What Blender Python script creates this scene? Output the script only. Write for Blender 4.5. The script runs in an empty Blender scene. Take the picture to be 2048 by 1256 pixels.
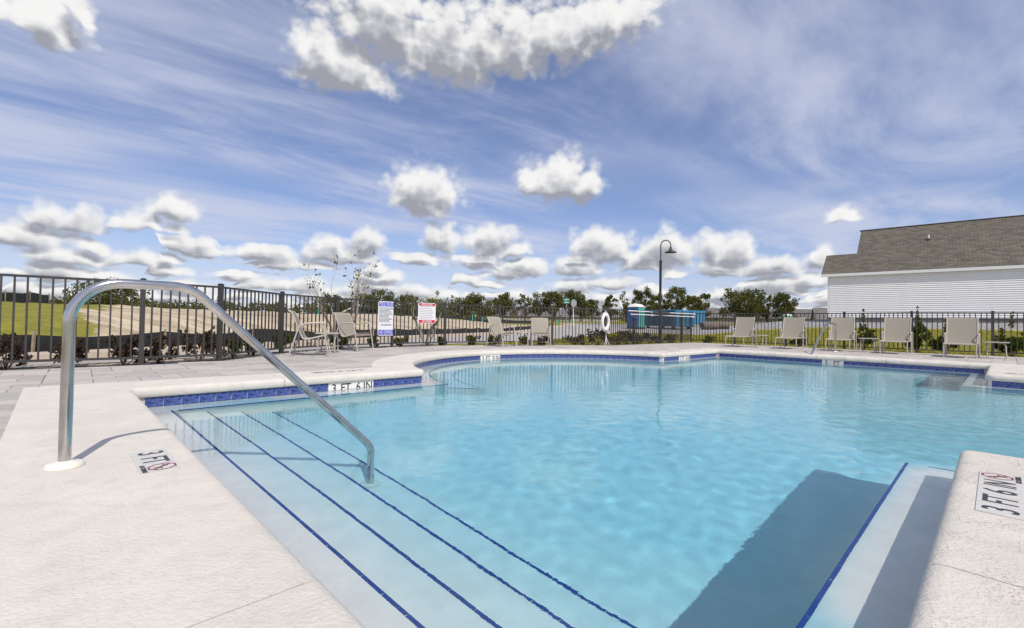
import bpy, bmesh, math, random
from mathutils import Vector, Matrix, noise
from mathutils.geometry import tessellate_polygon
R = math.radians
sc = bpy.context.scene
C = sc.collection
EYE = 0.73                       # eye height over the pool coping

# ------------------------------------------------------------------ camera
cam = bpy.data.objects.new('camera', bpy.data.cameras.new('camera')); C.objects.link(cam)
cam.data.sensor_width = 36.0
cam.data.lens = 922.0/2048.0*36.0
cam.data.clip_start = 0.02; cam.data.clip_end = 5000
cam.matrix_world = Matrix.Translation((0, 0, EYE)) @ Matrix.Rotation(R(90+1.027), 4, 'X') @ Matrix.Rotation(R(0.981), 4, 'Z')
sc.camera = cam

# ------------------------------------------------------------------ sun, exposure
SUN_AZ = Vector((0.42, -0.907, 0)).normalized()
SUN_EL = R(53.0)
SUN = Vector((SUN_AZ.x*math.cos(SUN_EL), SUN_AZ.y*math.cos(SUN_EL), math.sin(SUN_EL)))
sl = bpy.data.lights.new('sun', 'SUN'); sl.energy = 3.8; sl.angle = R(0.5); sl.color = (1.0, 0.94, 0.86)
sun = bpy.data.objects.new('sun', sl); C.objects.link(sun)
sun.rotation_euler = (-SUN).to_track_quat('-Z', 'Y').to_euler()
sl.cycles.is_caustics_light = True
sc.view_settings.view_transform = 'Standard'; sc.view_settings.look = 'None'
sc.view_settings.exposure = 0.0; sc.view_settings.gamma = 1.0
sc.view_settings.use_curve_mapping = False
sc.cycles.max_bounces = 10; sc.cycles.transmission_bounces = 8; sc.cycles.transparent_max_bounces = 12
sc.cycles.diffuse_bounces = 3; sc.cycles.glossy_bounces = 4
sc.cycles.sample_clamp_indirect = 6.0

# ------------------------------------------------------------------ sky with cumulus
CL = [(-0.358,0.501,0.107,0.119),(-0.282,0.611,0.151,0.138),(-0.144,0.566,0.16,0.164),(-0.025,0.585,0.152,0.144),(0.106,0.617,0.161,0.122),(0.222,0.645,0.099,0.076),(-0.406,0.531,0.065,0.081),(-0.805,0.436,0.055,0.061),(-0.77,0.472,0.028,0.047),(-0.768,0.14,0.054,0.041),(-0.795,0.144,0.026,0.027),(-0.64,0.181,0.05,0.037),(-0.666,0.152,0.054,0.029),(-0.708,0.15,0.028,0.018),(-0.808,0.113,0.026,0.017),(-0.744,0.104,0.029,0.019),(-0.603,0.118,0.032,0.031),(-0.637,0.097,0.025,0.019),(-0.383,0.129,0.049,0.044),(-0.307,0.149,0.047,0.044),(-0.191,0.258,0.086,0.088),(-0.223,0.261,0.052,0.051),(-0.154,0.163,0.049,0.056),(-0.047,0.158,0.074,0.061),(0.004,0.157,0.033,0.028),(-0.022,0.104,0.052,0.035),(-0.286,0.107,0.026,0.019),(0.096,0.289,0.09,0.09),(0.051,0.294,0.049,0.049),(0.148,0.299,0.048,0.043),(0.187,0.152,0.071,0.062),(0.229,0.146,0.039,0.043),(0.324,0.144,0.057,0.062),(0.285,0.14,0.035,0.038),(0.432,0.138,0.07,0.048),(0.409,0.146,0.037,0.046),(0.14,0.115,0.057,0.037),(0.334,0.103,0.029,0.017),(0.528,0.12,0.024,0.019),(0.586,0.115,0.027,0.033),(0.625,0.194,0.037,0.023),(0.687,0.099,0.026,0.019),(-0.6,0.95,0.16,0.14),(0.55,1.0,0.2,0.16),(0.1,1.6,0.3,0.3)]

class NT:
    """small helper for wiring shader nodes"""
    def __init__(s, tree): s.t = tree
    def n(s, kind, **kw):
        nd = s.t.nodes.new(kind)
        for k, v in kw.items(): setattr(nd, k, v)
        return nd
    def put(s, sock, v):
        if isinstance(v, bpy.types.NodeSocket): s.t.links.new(v, sock)
        elif v is not None:
            if sock.type == 'RGBA' and len(v) == 3: v = (*v, 1.0)
            sock.default_value = v
    def m(s, op, a=None, b=None, c=None, clamp=False):
        nd = s.n('ShaderNodeMath', operation=op, use_clamp=clamp)
        for i, v in enumerate((a, b, c)):
            if v is not None: s.put(nd.inputs[i], v)
        return nd.outputs[0]
    def v(s, op, a=None, b=None, c=None):
        nd = s.n('ShaderNodeVectorMath', operation=op)
        for i, v in enumerate((a, b, c)):
            if v is not None: s.put(nd.inputs[i], v)
        return nd.outputs['Value'] if op in ('LENGTH', 'DOT_PRODUCT', 'DISTANCE') else nd.outputs[0]
    def noise(s, vec, scale, detail=4, rough=.5, dist=0, color=False, lac=2.0, dim='3D'):
        nd = s.n('ShaderNodeTexNoise', noise_dimensions=dim); s.put(nd.inputs['Vector'], vec)
        nd.inputs['Scale'].default_value = scale; nd.inputs['Detail'].default_value = detail
        nd.inputs['Roughness'].default_value = rough; nd.inputs['Distortion'].default_value = dist
        nd.inputs['Lacunarity'].default_value = lac
        return nd.outputs['Color' if color else 'Fac']
    def ramp(s, fac, stops, interp='LINEAR'):
        nd = s.n('ShaderNodeValToRGB'); s.put(nd.inputs[0], fac); cr = nd.color_ramp; cr.interpolation = interp
        while len(cr.elements) < len(stops): cr.elements.new(.5)
        for e, (p, c) in zip(cr.elements, stops):
            e.position = p; e.color = (*c, 1) if len(c) == 3 else c
        return nd.outputs[0]
    def mix(s, f, a, b, blend='MIX'):
        nd = s.n('ShaderNodeMix', data_type='RGBA', blend_type=blend)
        s.put(nd.inputs[0], f); s.put(nd.inputs[6], a); s.put(nd.inputs[7], b)
        return nd.outputs[2]
    def smooth(s, x, a, b):
        nd = s.n('ShaderNodeMapRange', interpolation_type='SMOOTHSTEP'); s.put(nd.inputs[0], x)
        nd.inputs[1].default_value = a; nd.inputs[2].default_value = b
        return nd.outputs[0]
    def xyz(s, x, y, z):
        nd = s.n('ShaderNodeCombineXYZ'); s.put(nd.inputs[0], x); s.put(nd.inputs[1], y); s.put(nd.inputs[2], z)
        return nd.outputs[0]
    def sep(s, v):
        nd = s.n('ShaderNodeSeparateXYZ'); s.put(nd.inputs[0], v); return nd.outputs

def make_sky():
    w = bpy.data.worlds.new('World'); sc.world = w; w.use_nodes = True
    t = w.node_tree; t.nodes.clear(); k = NT(t)
    # cloud density as a node group so that it can be read twice (at the point, and towards the light)
    g = bpy.data.node_groups.new('cloud_density', 'ShaderNodeTree')
    g.interface.new_socket('p', in_out='INPUT', socket_type='NodeSocketVector')
    g.interface.new_socket('density', in_out='OUTPUT', socket_type='NodeSocketFloat')
    g.interface.new_socket('body', in_out='OUTPUT', socket_type='NodeSocketFloat')
    q = NT(g); gi = q.n('NodeGroupInput'); go = q.n('NodeGroupOutput')
    p = gi.outputs[0]
    sep = q.sep(p)
    # ragged outline: warp the coordinates, less for the far clouds near the horizon
    damp = q.smooth(sep[1], 0.0, 0.35)
    w1 = q.noise(p, 18, 2, .5, color=True, dim='2D')
    sc_ = q.n('ShaderNodeVectorMath', operation='SCALE'); q.put(sc_.inputs[0], q.v('SUBTRACT', w1, (.5, .5, .5))); q.put(sc_.inputs['Scale'], q.m('MULTIPLY_ADD', damp, .05, .016))
    pw = q.v('MULTIPLY', q.v('ADD', p, sc_.outputs[0]), (1, 1, 0))
    best = None
    for (u, h, a, b) in CL:
        l = q.v('MULTIPLY_ADD', pw, (1/a, 1/b, 0), (-u/a, -h/b, 0))
        l = q.v('MAXIMUM', l, q.v('MULTIPLY', l, (-1, -2.5, 0)))
        d = q.v('LENGTH', l)
        best = d if best is None else q.m('SMOOTH_MIN', best, d, .12)
    # rows of small far clouds along the horizon
    for (sx, off, k_el, lo, hi) in ((12.0, 0.0, 11.0, .02, .105), (16.0, 3.7, 17.0, .008, .08), (8.0, 9.1, 8.0, .06, .16), (10.0, 21.3, 12.0, .03, .14)):
        vo = q.n('ShaderNodeTexVoronoi', feature='F1', voronoi_dimensions='2D'); vo.inputs['Scale'].default_value = 1.0; vo.inputs['Randomness'].default_value = .85
        pv = q.v('MULTIPLY_ADD', pw, (sx, k_el*2, 0), (off, off*1.7, 0)); q.put(vo.inputs['Vector'], pv)
        l = q.v('MULTIPLY', q.v('SUBTRACT', pv, vo.outputs['Position']), (1.75, 2.0, 0))
        l = q.v('MAXIMUM', l, q.v('MULTIPLY', l, (-1, -2.4, 0)))
        d = q.v('LENGTH', l)
        rnd = q.sep(vo.outputs['Color'])[0]
        d = q.m('ADD', d, q.m('MULTIPLY', q.m('GREATER_THAN', rnd, .70), 2.0))
        band = q.m('MULTIPLY', q.smooth(sep[1], lo-.012, lo), q.m('SUBTRACT', 1.0, q.smooth(sep[1], hi-.02, hi)))
        d = q.m('ADD', d, q.m('MULTIPLY', q.m('SUBTRACT', 1.0, band), 2.0))
        best = q.m('SMOOTH_MIN', best, d, .12)
    def heads(scale):
        v_ = q.n('ShaderNodeTexVoronoi', feature='F1', voronoi_dimensions='2D'); q.put(v_.inputs['Vector'], p); v_.inputs['Scale'].default_value = scale
        return q.m('MULTIPLY', v_.outputs['Distance'], v_.outputs['Distance'])
    pf = q.m('ADD', q.m('MULTIPLY', heads(26), .50), q.m('MULTIPLY', heads(62), .18))
    fine = q.noise(p, 60, 4, .55, dim='2D')
    dd = q.m('SUBTRACT', 1.25, best)
    dd = q.m('SUBTRACT', dd, pf)
    dd = q.m('ADD', dd, q.m('MULTIPLY_ADD', fine, .34, -.17))
    g.links.new(dd, go.inputs[0])
    g.links.new(q.m('ADD', q.m('SUBTRACT', q.m('SUBTRACT', 1.12, best), q.m('MULTIPLY', pf, .9)), q.m('MULTIPLY_ADD', fine, .18, -.09)), go.inputs[1])

    tc = k.n('ShaderNodeTexCoord'); D = tc.outputs['Generated']
    s = k.sep(k.v('NORMALIZE', D))
    hyp = k.m('MAXIMUM', k.m('SQRT', k.m('ADD', k.m('MULTIPLY', s[0], s[0]), k.m('MULTIPLY', s[1], s[1]))), .02)
    el = k.m('DIVIDE', s[2], hyp)
    az = k.m('ARCTAN2', s[0], s[1])
    # the same field of clouds goes on round the whole horizon, mirrored every 96 degrees
    fold = k.m('SUBTRACT', k.m('PINGPONG', k.m('ADD', az, .84), 1.68), .84)
    P = k.xyz(fold, el, 0)
    def dens(v):
        nd = k.n('ShaderNodeGroup'); nd.node_tree = g; k.put(nd.inputs[0], v); return nd.outputs
    d0, b0 = dens(P)
    _, d1 = dens(k.v('ADD', P, k.xyz(.006, k.m('MULTIPLY_ADD', k.smooth(el, 0, .5), .042, .0085), 0)))
    alpha = k.smooth(d0, -.06, .56)
    # clear air
    sky = k.n('ShaderNodeTexSky', sky_type='NISHITA', sun_disc=False)
    sky.sun_elevation = SUN_EL; sky.sun_rotation = math.atan2(SUN_AZ.x, SUN_AZ.y)
    sky.air_density = 1.0; sky.dust_density = .35; sky.ozone_density = 2.5; sky.altitude = 20
    base = k.mix(1.0, sky.outputs[0], (1.04, 1.04, 1.26), 'MULTIPLY')
    # thin high cloud in long streaks
    up = k.m('MAXIMUM', s[2], .06)
    cx_ = k.m('DIVIDE', s[0], up); cy_ = k.m('DIVIDE', s[1], up)
    rot = k.n('ShaderNodeVectorRotate', rotation_type='Z_AXIS'); k.put(rot.inputs['Vector'], k.xyz(cx_, cy_, 0)); rot.inputs['Angle'].default_value = R(-44)
    st = k.v('MULTIPLY', rot.outputs[0], (.42, 1.05, 1))
    c1 = k.noise(st, 1.15, 6, .60, .3, dim='2D')
    c2 = k.noise(k.v('MULTIPLY', k.xyz(cx_, cy_, 0), (.5, .5, 1)), .8, 2, .5, dim='2D')
    cir = k.m('MULTIPLY', k.smooth(c1, .26, .70), k.smooth(c2, .18, .52))
    cir = k.m('MULTIPLY_ADD', cir, .74, .10)
    haze = k.m('MULTIPLY', k.m('POWER', k.m('SUBTRACT', 1.0, k.m('MINIMUM', k.m('ABSOLUTE', el), 1.0)), 6), .58)
    veil = k.m('MAXIMUM', cir, haze)
    STR = .1
    base = k.mix(veil, base, (6.0, 6.35, 7.9))
    # cumulus: lit where little cloud lies towards the sun, grey where much does
    shade = k.m('ADD', k.m('MULTIPLY', k.smooth(d1, -.1, .92), .74), k.m('MULTIPLY', k.smooth(k.m('SUBTRACT', d1, b0), -.45, .55), .42))
    shade = k.m('ADD', shade, k.m('MULTIPLY_ADD', k.noise(P, 16, 3, .5, .3, dim='2D'), .7, -.36))
    col = k.ramp(shade, [(.0, (1.0, .99, .975)), (.24, (.87, .865, .865)), (.48, (.65, .655, .685)), (.9, (.37, .38, .43))])
    col = k.mix(1.0, col, (9.4, 9.4, 9.4), 'MULTIPLY')
    full = k.mix(k.m('MULTIPLY', alpha, .97), base, col)
    bg = k.n('ShaderNodeBackground'); k.put(bg.inputs[0], full); bg.inputs[1].default_value = STR
    o = k.n('ShaderNodeOutputWorld'); t.links.new(bg.outputs[0], o.inputs[0])
    w.cycles.sampling_method = 'MANUAL'; w.cycles.sample_map_resolution = 512
make_sky()

# ------------------------------------------------------------------ materials
MAT = {}
def mat(name, col, rough=.6, var=None, vscale=4, bump=None, metal=0, spec=None, island=None, detail=5, tint=None, coat=0):
    """principled: var = second colour mixed in by noise, bump = list of (scale, strength, detail), island = second colour by random piece"""
    if name in MAT: return MAT[name]
    m = bpy.data.materials.new(name); m.use_nodes = True; k = NT(m.node_tree)
    b = m.node_tree.nodes['Principled BSDF']
    tc = k.n('ShaderNodeTexCoord').outputs['Object']
    c = col
    if var is not None:
        c = k.mix(k.smooth(k.noise(tc, vscale, detail, .6), .32, .68), col, var)
    if island is not None:
        gi = k.n('ShaderNodeObjectInfo').outputs['Random'] if tint == 'object' else k.n('ShaderNodeNewGeometry').outputs['Random Per Island']
        c = k.mix(gi, c, island)
    k.put(b.inputs['Base Color'], c)
    b.inputs['Roughness'].default_value = rough; b.inputs['Metallic'].default_value = metal
    if spec is not None: b.inputs['Specular IOR Level'].default_value = spec
    if coat: b.inputs['Coat Weight'].default_value = coat
    prev = None
    for (s_, st_, dt_) in (bump or []):
        bn = k.n('ShaderNodeBump'); bn.inputs['Strength'].default_value = st_; bn.inputs['Distance'].default_value = .5/s_
        k.put(bn.inputs['Height'], k.noise(tc, s_, dt_, .6))
        if prev is not None: k.put(bn.inputs['Normal'], prev)
        prev = bn.outputs[0]
    if prev is not None: k.put(b.inputs['Normal'], prev)
    MAT[name] = m
    return m

def leaf_mat(name, a, b):
    if name in MAT: return MAT[name]
    m = bpy.data.materials.new(name); m.use_nodes = True; t = m.node_tree; t.nodes.clear(); k = NT(t)
    r = k.n('ShaderNodeNewGeometry').outputs['Random Per Island']
    c = k.mix(r, a, b)
    d = k.n('ShaderNodeBsdfDiffuse'); k.put(d.inputs[0], c)
    tr = k.n('ShaderNodeBsdfTranslucent'); k.put(tr.inputs[0], k.mix(.5, c, (.25, .3, .02)))
    mx = k.n('ShaderNodeMixShader'); mx.inputs[0].default_value = .28
    t.links.new(d.outputs[0], mx.inputs[1]); t.links.new(tr.outputs[0], mx.inputs[2])
    o = k.n('ShaderNodeOutputMaterial'); t.links.new(mx.outputs[0], o.inputs[0])
    MAT[name] = m; return m

def coping_mat():
    """troweled white deck coating: flattened splatter with small pits"""
    m = bpy.data.materials.new('white_deck_coating'); m.use_nodes = True; k = NT(m.node_tree)
    b = m.node_tree.nodes['Principled BSDF']; tc = k.n('ShaderNodeTexCoord').outputs['Object']
    big = k.noise(tc, 2.2, 4, .6); mid = k.noise(tc, 11, 5, .62)
    col = k.mix(k.smooth(big, .3, .7), (.675, .625, .545), (.60, .56, .49))
    col = k.mix(k.m('MULTIPLY', k.smooth(mid, .42, .7), .45), col, (.52, .495, .455))
    st = k.noise(tc, 1.3, 5, .7)
    col = k.mix(k.m('MULTIPLY', k.smooth(st, .54, .72), .40), col, (.59, .505, .43))
    # trowelled splatter: soft plateaus drawn out one way, pits only in places
    dr = k.v('MULTIPLY', tc, (1, 1.0, 1))
    spl = k.smooth(k.noise(dr, 66, 5, .6, .2), .34, .66)
    rough_ = k.smooth(k.v('DOT_PRODUCT', tc, (.78, -.1, 0)), .4, 1.6)      # the slabs by the bench were left rougher
    where = k.m('MULTIPLY', k.smooth(k.noise(tc, 5, 3, .5), .42, .62), k.m('MULTIPLY_ADD', rough_, .85, .15))
    pit = k.m('MULTIPLY', k.smooth(k.noise(tc, 62, 3, .55), .53, .60), where)
    col = k.mix(k.m('MULTIPLY', pit, .6), col, (.34, .30, .25))
    h = k.m('ADD', k.m('MULTIPLY', spl, .45), k.m('MULTIPLY', k.noise(dr, 110, 3, .6), .3))
    h = k.m('SUBTRACT', h, k.m('MULTIPLY', pit, 1.1))
    bn = k.n('ShaderNodeBump'); bn.inputs['Strength'].default_value = .65; bn.inputs['Distance'].default_value = .0045
    k.put(bn.inputs['Height'], h); k.put(b.inputs['Normal'], bn.outputs[0])
    k.put(b.inputs['Base Color'], col); b.inputs['Roughness'].default_value = .75
    return m
M_COP = coping_mat()
M_PLASTER = mat('pool_plaster', (.80, .80, .775), .7, (.74, .74, .715), 6, [(60, .15, 4)])
M_TILE = mat('cobalt_tile', (.010, .018, .12), .14, (.10, .15, .40), 22, [(40, .08, 2)], detail=6)
M_TRIM = mat('trim_tile', (.006, .045, .23), .15, (.012, .07, .32), 20)
M_GROUT = mat('grout', (.62, .60, .56), .85, (.54, .52, .49), 30)
M_MARK = mat('marker_tile_white', (.74, .73, .70), .25)
M_DECKMARK = mat('marker_tile_worn', (.60, .575, .53), .5, (.53, .51, .475), 12)
M_INK = mat('marker_ink', (.022, .022, .026), .35)
M_RED = mat('marker_red', (.26, .02, .035), .35)
M_STEEL = mat('polished_steel', (.62, .61, .60), .16, (.50, .48, .45), 9, [(160, .03, 2)], metal=1)
M_FLANGE = mat('cream_plastic', (.76, .72, .62), .35)
M_FENCE = mat('bronze_paint', (.040, .037, .036), .42, (.055, .051, .049), 3)
M_PAVER = mat('paver_concrete', (.40, .375, .345), .85, (.32, .305, .285), 9, [(70, .3, 4)], island=(.50, .455, .405), tint='object')
M_PAVER2 = mat('paver_concrete_far', (.40, .375, .345), .85, (.32, .305, .285), 9, [(70, .3, 4)], island=(.50, .455, .405))
M_SAND = mat('joint_sand', (.30, .285, .26), .95, (.22, .21, .19), 20)
M_SLING = mat('sling_mesh', (.335, .30, .24), .8, (.29, .26, .208), 120, [(260, .3, 1)])
M_FRAME = mat('taupe_frame', (.50, .455, .395), .4, (.46, .415, .36), 8)
M_DARK = mat('dark_metal', (.03, .026, .024), .45)
M_BARK = mat('bark', (.16, .125, .095), .9, (.09, .07, .055), 12, [(30, .5, 4)])
M_PALEBARK = mat('pale_bark', (.36, .31, .26), .85, (.25, .21, .17), 14)
M_WHITE = mat('white_vinyl', (.78, .78, .775), .4)
M_ROPE = mat('white_rope', (.74, .73, .70), .8)

# ------------------------------------------------------------------ object helpers
class MB:
    def __init__(s): s.v = []; s.f = []
    def add(s, vs, fs):
        o = len(s.v); s.v += [tuple(x) for x in vs]; s.f += [tuple(i+o for i in f) for f in fs]; return s
    def box(s, x0, x1, y0, y1, z0, z1):
        return s.add([(x0,y0,z0),(x1,y0,z0),(x1,y1,z0),(x0,y1,z0),(x0,y0,z1),(x1,y0,z1),(x1,y1,z1),(x0,y1,z1)],
                     [(3,2,1,0),(4,5,6,7),(0,1,5,4),(1,2,6,5),(2,3,7,6),(3,0,4,7)])
    def beam(s, a, b, w, h, up=(0,0,1)):
        """rectangular bar from a to b, w wide sideways and h along up"""
        a = Vector(a); b = Vector(b); d = (b-a).normalized(); up = Vector(up)
        sd = d.cross(up)
        if sd.length < 1e-4: sd = d.cross(Vector((0,1,0)))
        sd.normalize(); u = sd.cross(d).normalized()
        vs = []
        for c in (a, b):
            for (i, j) in ((-1,-1),(1,-1),(1,1),(-1,1)): vs.append(c+sd*(i*w/2)+u*(j*h/2))
        return s.add(vs, [(3,2,1,0),(4,5,6,7),(0,1,5,4),(1,2,6,5),(2,3,7,6),(3,0,4,7)])
    def tube(s, pts, r, n=8, cap=True):
        pts = [Vector(p) for p in pts]; rs = r if isinstance(r, (list, tuple)) else [r]*len(pts)
        vs = []; fs = []; ref = None
        for i, p in enumerate(pts):
            t = (pts[min(i+1, len(pts)-1)]-pts[max(i-1, 0)]).normalized()
            if ref is None:
                ref = Vector((0,0,1)) if abs(t.z) < .9 else Vector((1,0,0))
            a = t.cross(ref).normalized(); b = a.cross(t).normalized(); ref = b
            for j in range(n):
                th = 2*math.pi*j/n
                vs.append(p+(a*math.cos(th)+b*math.sin(th))*rs[i])
        for i in range(len(pts)-1):
            for j in range(n):
                fs.append((i*n+j, i*n+(j+1)%n, (i+1)*n+(j+1)%n, (i+1)*n+j))
        if cap: fs += [tuple(range(n))[::-1], tuple(range((len(pts)-1)*n, len(pts)*n))]
        return s.add(vs, fs)
    def lathe(s, prof, n=20, c=(0,0,0)):
        vs = []; fs = []
        for (r, z) in prof:
            for j in range(n):
                th = 2*math.pi*j/n; vs.append((c[0]+r*math.cos(th), c[1]+r*math.sin(th), c[2]+z))
        for i in range(len(prof)-1):
            for j in range(n): fs.append((i*n+j, i*n+(j+1)%n, (i+1)*n+(j+1)%n, (i+1)*n+j))
        fs += [tuple(range(n))[::-1], tuple(range((len(prof)-1)*n, len(prof)*n))]
        return s.add(vs, fs)
    def mesh(s, name, m, smooth=False):
        me = bpy.data.meshes.new(name); me.from_pydata(s.v, [], s.f); me.materials.append(m)
        if smooth:
            me.polygons.foreach_set('use_smooth', [True]*len(me.polygons))
            try: me.set_sharp_from_angle(angle=R(40))
            except Exception: pass
        me.update(); return me
    def build(s, name, m, parent=None, smooth=False):
        return link(name, s.mesh(name, m, smooth), parent)
def link(name, me, parent=None, loc=None, rz=None):
    o = bpy.data.objects.new(name, me); C.objects.link(o)
    if parent: o.parent = parent
    if loc is not None: o.location = loc
    if rz is not None: o.rotation_euler = (0, 0, rz)
    return o
def tag(o, label=None, cat=None, group=None, kind=None):
    if label: o['label'] = label
    if cat: o['category'] = cat
    if group: o['group'] = group
    if kind: o['kind'] = kind
    return o
def thing(name, label, cat, loc=(0,0,0), rz=0, group=None):
    return tag(link(name, None, None, loc, rz), label, cat, group)
def copy_tree(o, parent=None):
    c = o.copy(); C.objects.link(c); c.parent = parent
    for ch in list(o.children): copy_tree(ch, c)
    return c
def bez(pts, n=6, r=.06):
    """polyline with rounded corners"""
    pts = [Vector(p) for p in pts]; out = [pts[0]]
    for i in range(1, len(pts)-1):
        p = pts[i]; a = pts[i-1]-p; b = pts[i+1]-p
        d = min(r, a.length*.49, b.length*.49); A = p+a.normalized()*d; B = p+b.normalized()*d
        for j in range(n+1):
            t = j/n; out.append(A*(1-t)**2+p*2*t*(1-t)+B*t*t)
    out.append(pts[-1]); return out
def text_mesh(body, size, m, bold=0.0, sx=1.0, align='CENTER'):
    cu = bpy.data.curves.new('lettering', 'FONT'); cu.body = body; cu.size = size; cu.align_x = align; cu.align_y = 'CENTER'
    cu.offset = bold; cu.extrude = .0006
    o = bpy.data.objects.new('lettering', cu); C.objects.link(o)
    dg = bpy.context.evaluated_depsgraph_get()
    me = bpy.data.meshes.new_from_object(o.evaluated_get(dg))
    bpy.data.objects.remove(o); me.materials.clear(); me.materials.append(m)
    for v in me.vertices: v.co.x *= sx
    return me
def sstep(a, b, x):
    t = max(0, min(1, (x-a)/(b-a))); return t*t*(3-2*t)
def receive(o, block=False):
    o.cycles.is_caustics_receiver = True
    if block: o.cycles.is_caustics_caster = True      # so that it also stops light that has come through the water
    return o

# ------------------------------------------------------------------ plan of the pool (metres)
O = Vector((-3.77, 4.68))
def fr(deg):
    a = R(deg); return Vector((math.cos(a), math.sin(a))), Vector((math.sin(a), -math.cos(a)))
U, V = fr(43.0)                  # along the tiled wall / across the pool
US, VS = fr(44.7)                # frame of the entry steps
def uv(u, v): return O+U*u+V*v
def uvs(u, v): return O+US*u+VS*v
def cross_lines(p, d, q, e):
    k = d.x*e.y-d.y*e.x; w = q-p; return p+d*((w.x*e.y-w.y*e.x)/k)
WATER = -0.195
TILE_TOP = -0.102
P_N = Vector((2.80, 2.88)); D_N = (Vector((2.80, 2.88))-Vector((.97, 1.14))).normalized()
KN = cross_lines(uvs(-.05, 0), VS, P_N, D_N)
K0 = cross_lines(uvs(-.05, 0), VS, uv(0, .03), U)
BC = (6.9, .87); BR = 3.645
def circ(r, v): return math.sqrt(r*r-(v-BC[1])**2)
tip1 = uv(BC[0]-circ(BR, .03), .03); tip2 = uv(BC[0]+circ(BR, .03), .03)
a1 = math.atan2(.03-BC[1], -circ(BR, .03)); a2 = math.atan2(.03-BC[1], circ(BR, .03))   # both negative angles
NARC = 64
arc = [uv(BC[0]+BR*math.cos(a1+(a2-a1)*i/NARC), BC[1]+BR*math.sin(a1+(a2-a1)*i/NARC)) for i in range(1, NARC)]
OR_ = BR+.68
def arc_out(i):
    a = a1+(a2-a1)*i/NARC; u = BC[0]+OR_*math.cos(a); v = BC[1]+OR_*math.sin(a)
    if v > -.64: v = -.64; u = BC[0]+math.copysign(circ(OR_, -.64), u-BC[0])
    return uv(u, v)
sN = Vector((-D_N.y, D_N.x))     # from the near deck towards the water
# sharp outline, clockwise from above (water on the right): (point, fillet, outer point)
KP = uv(10.6, 5.75); KB = uv(13.67, 5.75); KC = uv(13.67, .03)
outline = [(KN, .10, cross_lines(uvs(-.82, 0), VS, P_N-sN*.85, D_N)), (K0, .03, cross_lines(uvs(-.82, 0), VS, uv(0, -.64), U)), (tip1, .06, arc_out(0))]
outline += [(p, 0, arc_out(i+1)) for i, p in enumerate(arc)]
outline += [(tip2, .06, arc_out(NARC)), (KC, .03, uv(14.5, -.64)), (KB, .05, uv(14.5, 6.55)), (KP, .12, uv(11.4, 6.55)),
            (uv(10.6, 9.5), .1, uv(11.4, 10.3)), (uv(3.58, 9.5), .1, uv(2.78, 10.3)), (P_N, .055, P_N-sN*.85-D_N*.8)]
JOINTS = {0: [.20], 1: [.42], 23: [.5], 45: [.5], 67: [.22, .45, .7], 72: [.59]}   # saw cuts as a share of the run that starts at this corner
def loop_points():
    """points along the edge of the coping: (pos, outward normal, outer point, gap_after)"""
    n = len(outline); out = []
    for i in range(n):
        p, r, q = outline[i]; a = outline[i-1][0]; b = outline[(i+1) % n][0]
        d1 = (p-a).normalized(); d2 = (b-p).normalized()
        n1 = Vector((-d1.y, d1.x)); n2 = Vector((-d2.y, d2.x))
        if r == 0:
            out.append((p, ((n1+n2)/(1+n1.dot(n2))), q, False))
        else:
            turn = math.acos(max(-1, min(1, d1.dot(d2)))); t = r*math.tan(turn/2)
            sgn = 1 if d1.x*d2.y-d1.y*d2.x > 0 else -1     # + : turns left (deck corner sticks into the pool)
            cen = p-d1*t+n1*(sgn*r)
            for j in range(6):
                k = j/5; nn = (n1*math.cos(turn*k)+d1*(-sgn*math.sin(turn*k)))
                out.append((cen-nn*(sgn*r), nn, q, False))
        for s_ in JOINTS.get(i, []):
            e = b-p; oq = outline[(i+1) % n][2]-q
            for w_, gap in ((-.003, True), (.003, False)):
                pp = p+e*s_+d2*w_
                # outer point straight across the slab
                oo = cross_lines(pp, n2, q, oq.normalized())
                out.append((pp, n2, oo, gap))
    return out
LOOP = loop_points()
def ring(off): return [p+n_*off for (p, n_, q, g_) in LOOP]
PROFILE = [(.030, -.102), (.008, -.100), (0, -.088), (-.004, -.062), (0, -.034), (.010, -.014), (.028, -.003), (.055, 0)]
def wob(p, z):   # hand-trowelled edge is never quite straight
    return .0035*noise.noise((p.x*2.3, p.y*2.3, z*4))+.0016*noise.noise((p.x*11, p.y*11, z*20))
cop = tag(link('pool_coping', None), 'white textured coping slabs running round the pool edge', kind='structure')
def coping_slab(idx, k):
    b = MB(); rows = len(PROFILE)+2
    for i in idx:
        p, n_, q, g_ = LOOP[i]
        for (off, z) in PROFILE:
            x = p+n_*(off+wob(p, z)); b.v.append((x.x, x.y, z))
        b.v.append((q.x, q.y, 0)); b.v.append((q.x, q.y, -.10))
    for a in range(len(idx)-1):
        for j in range(rows-1): b.f.append((a*rows+j, a*rows+j+1, (a+1)*rows+j+1, (a+1)*rows+j))
    e = len(idx)-1
    b.f.append(tuple(range(rows))); b.f.append(tuple(e*rows+j for j in range(rows))[::-1])
    me = b.mesh('coping_slab', M_COP)
    bm = bmesh.new(); bm.from_mesh(me); bmesh.ops.recalc_face_normals(bm, faces=bm.faces); bm.to_mesh(me); bm.free()
    me.polygons.foreach_set('use_smooth', [True]*len(me.polygons)); me.set_sharp_from_angle(angle=R(50))
    return link('coping_slab', me, cop)
gaps = [i for i, l in enumerate(LOOP) if l[3]]
nL = len(LOOP)
for a, g0 in enumerate(gaps):
    g1 = gaps[(a+1) % len(gaps)]
    i = (g0+1) % nL; idx = [i]
    while i != g1: i = (i+1) % nL; idx.append(i)
    # long slabs keep to a few hundred faces
    coping_slab(idx, a)

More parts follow.
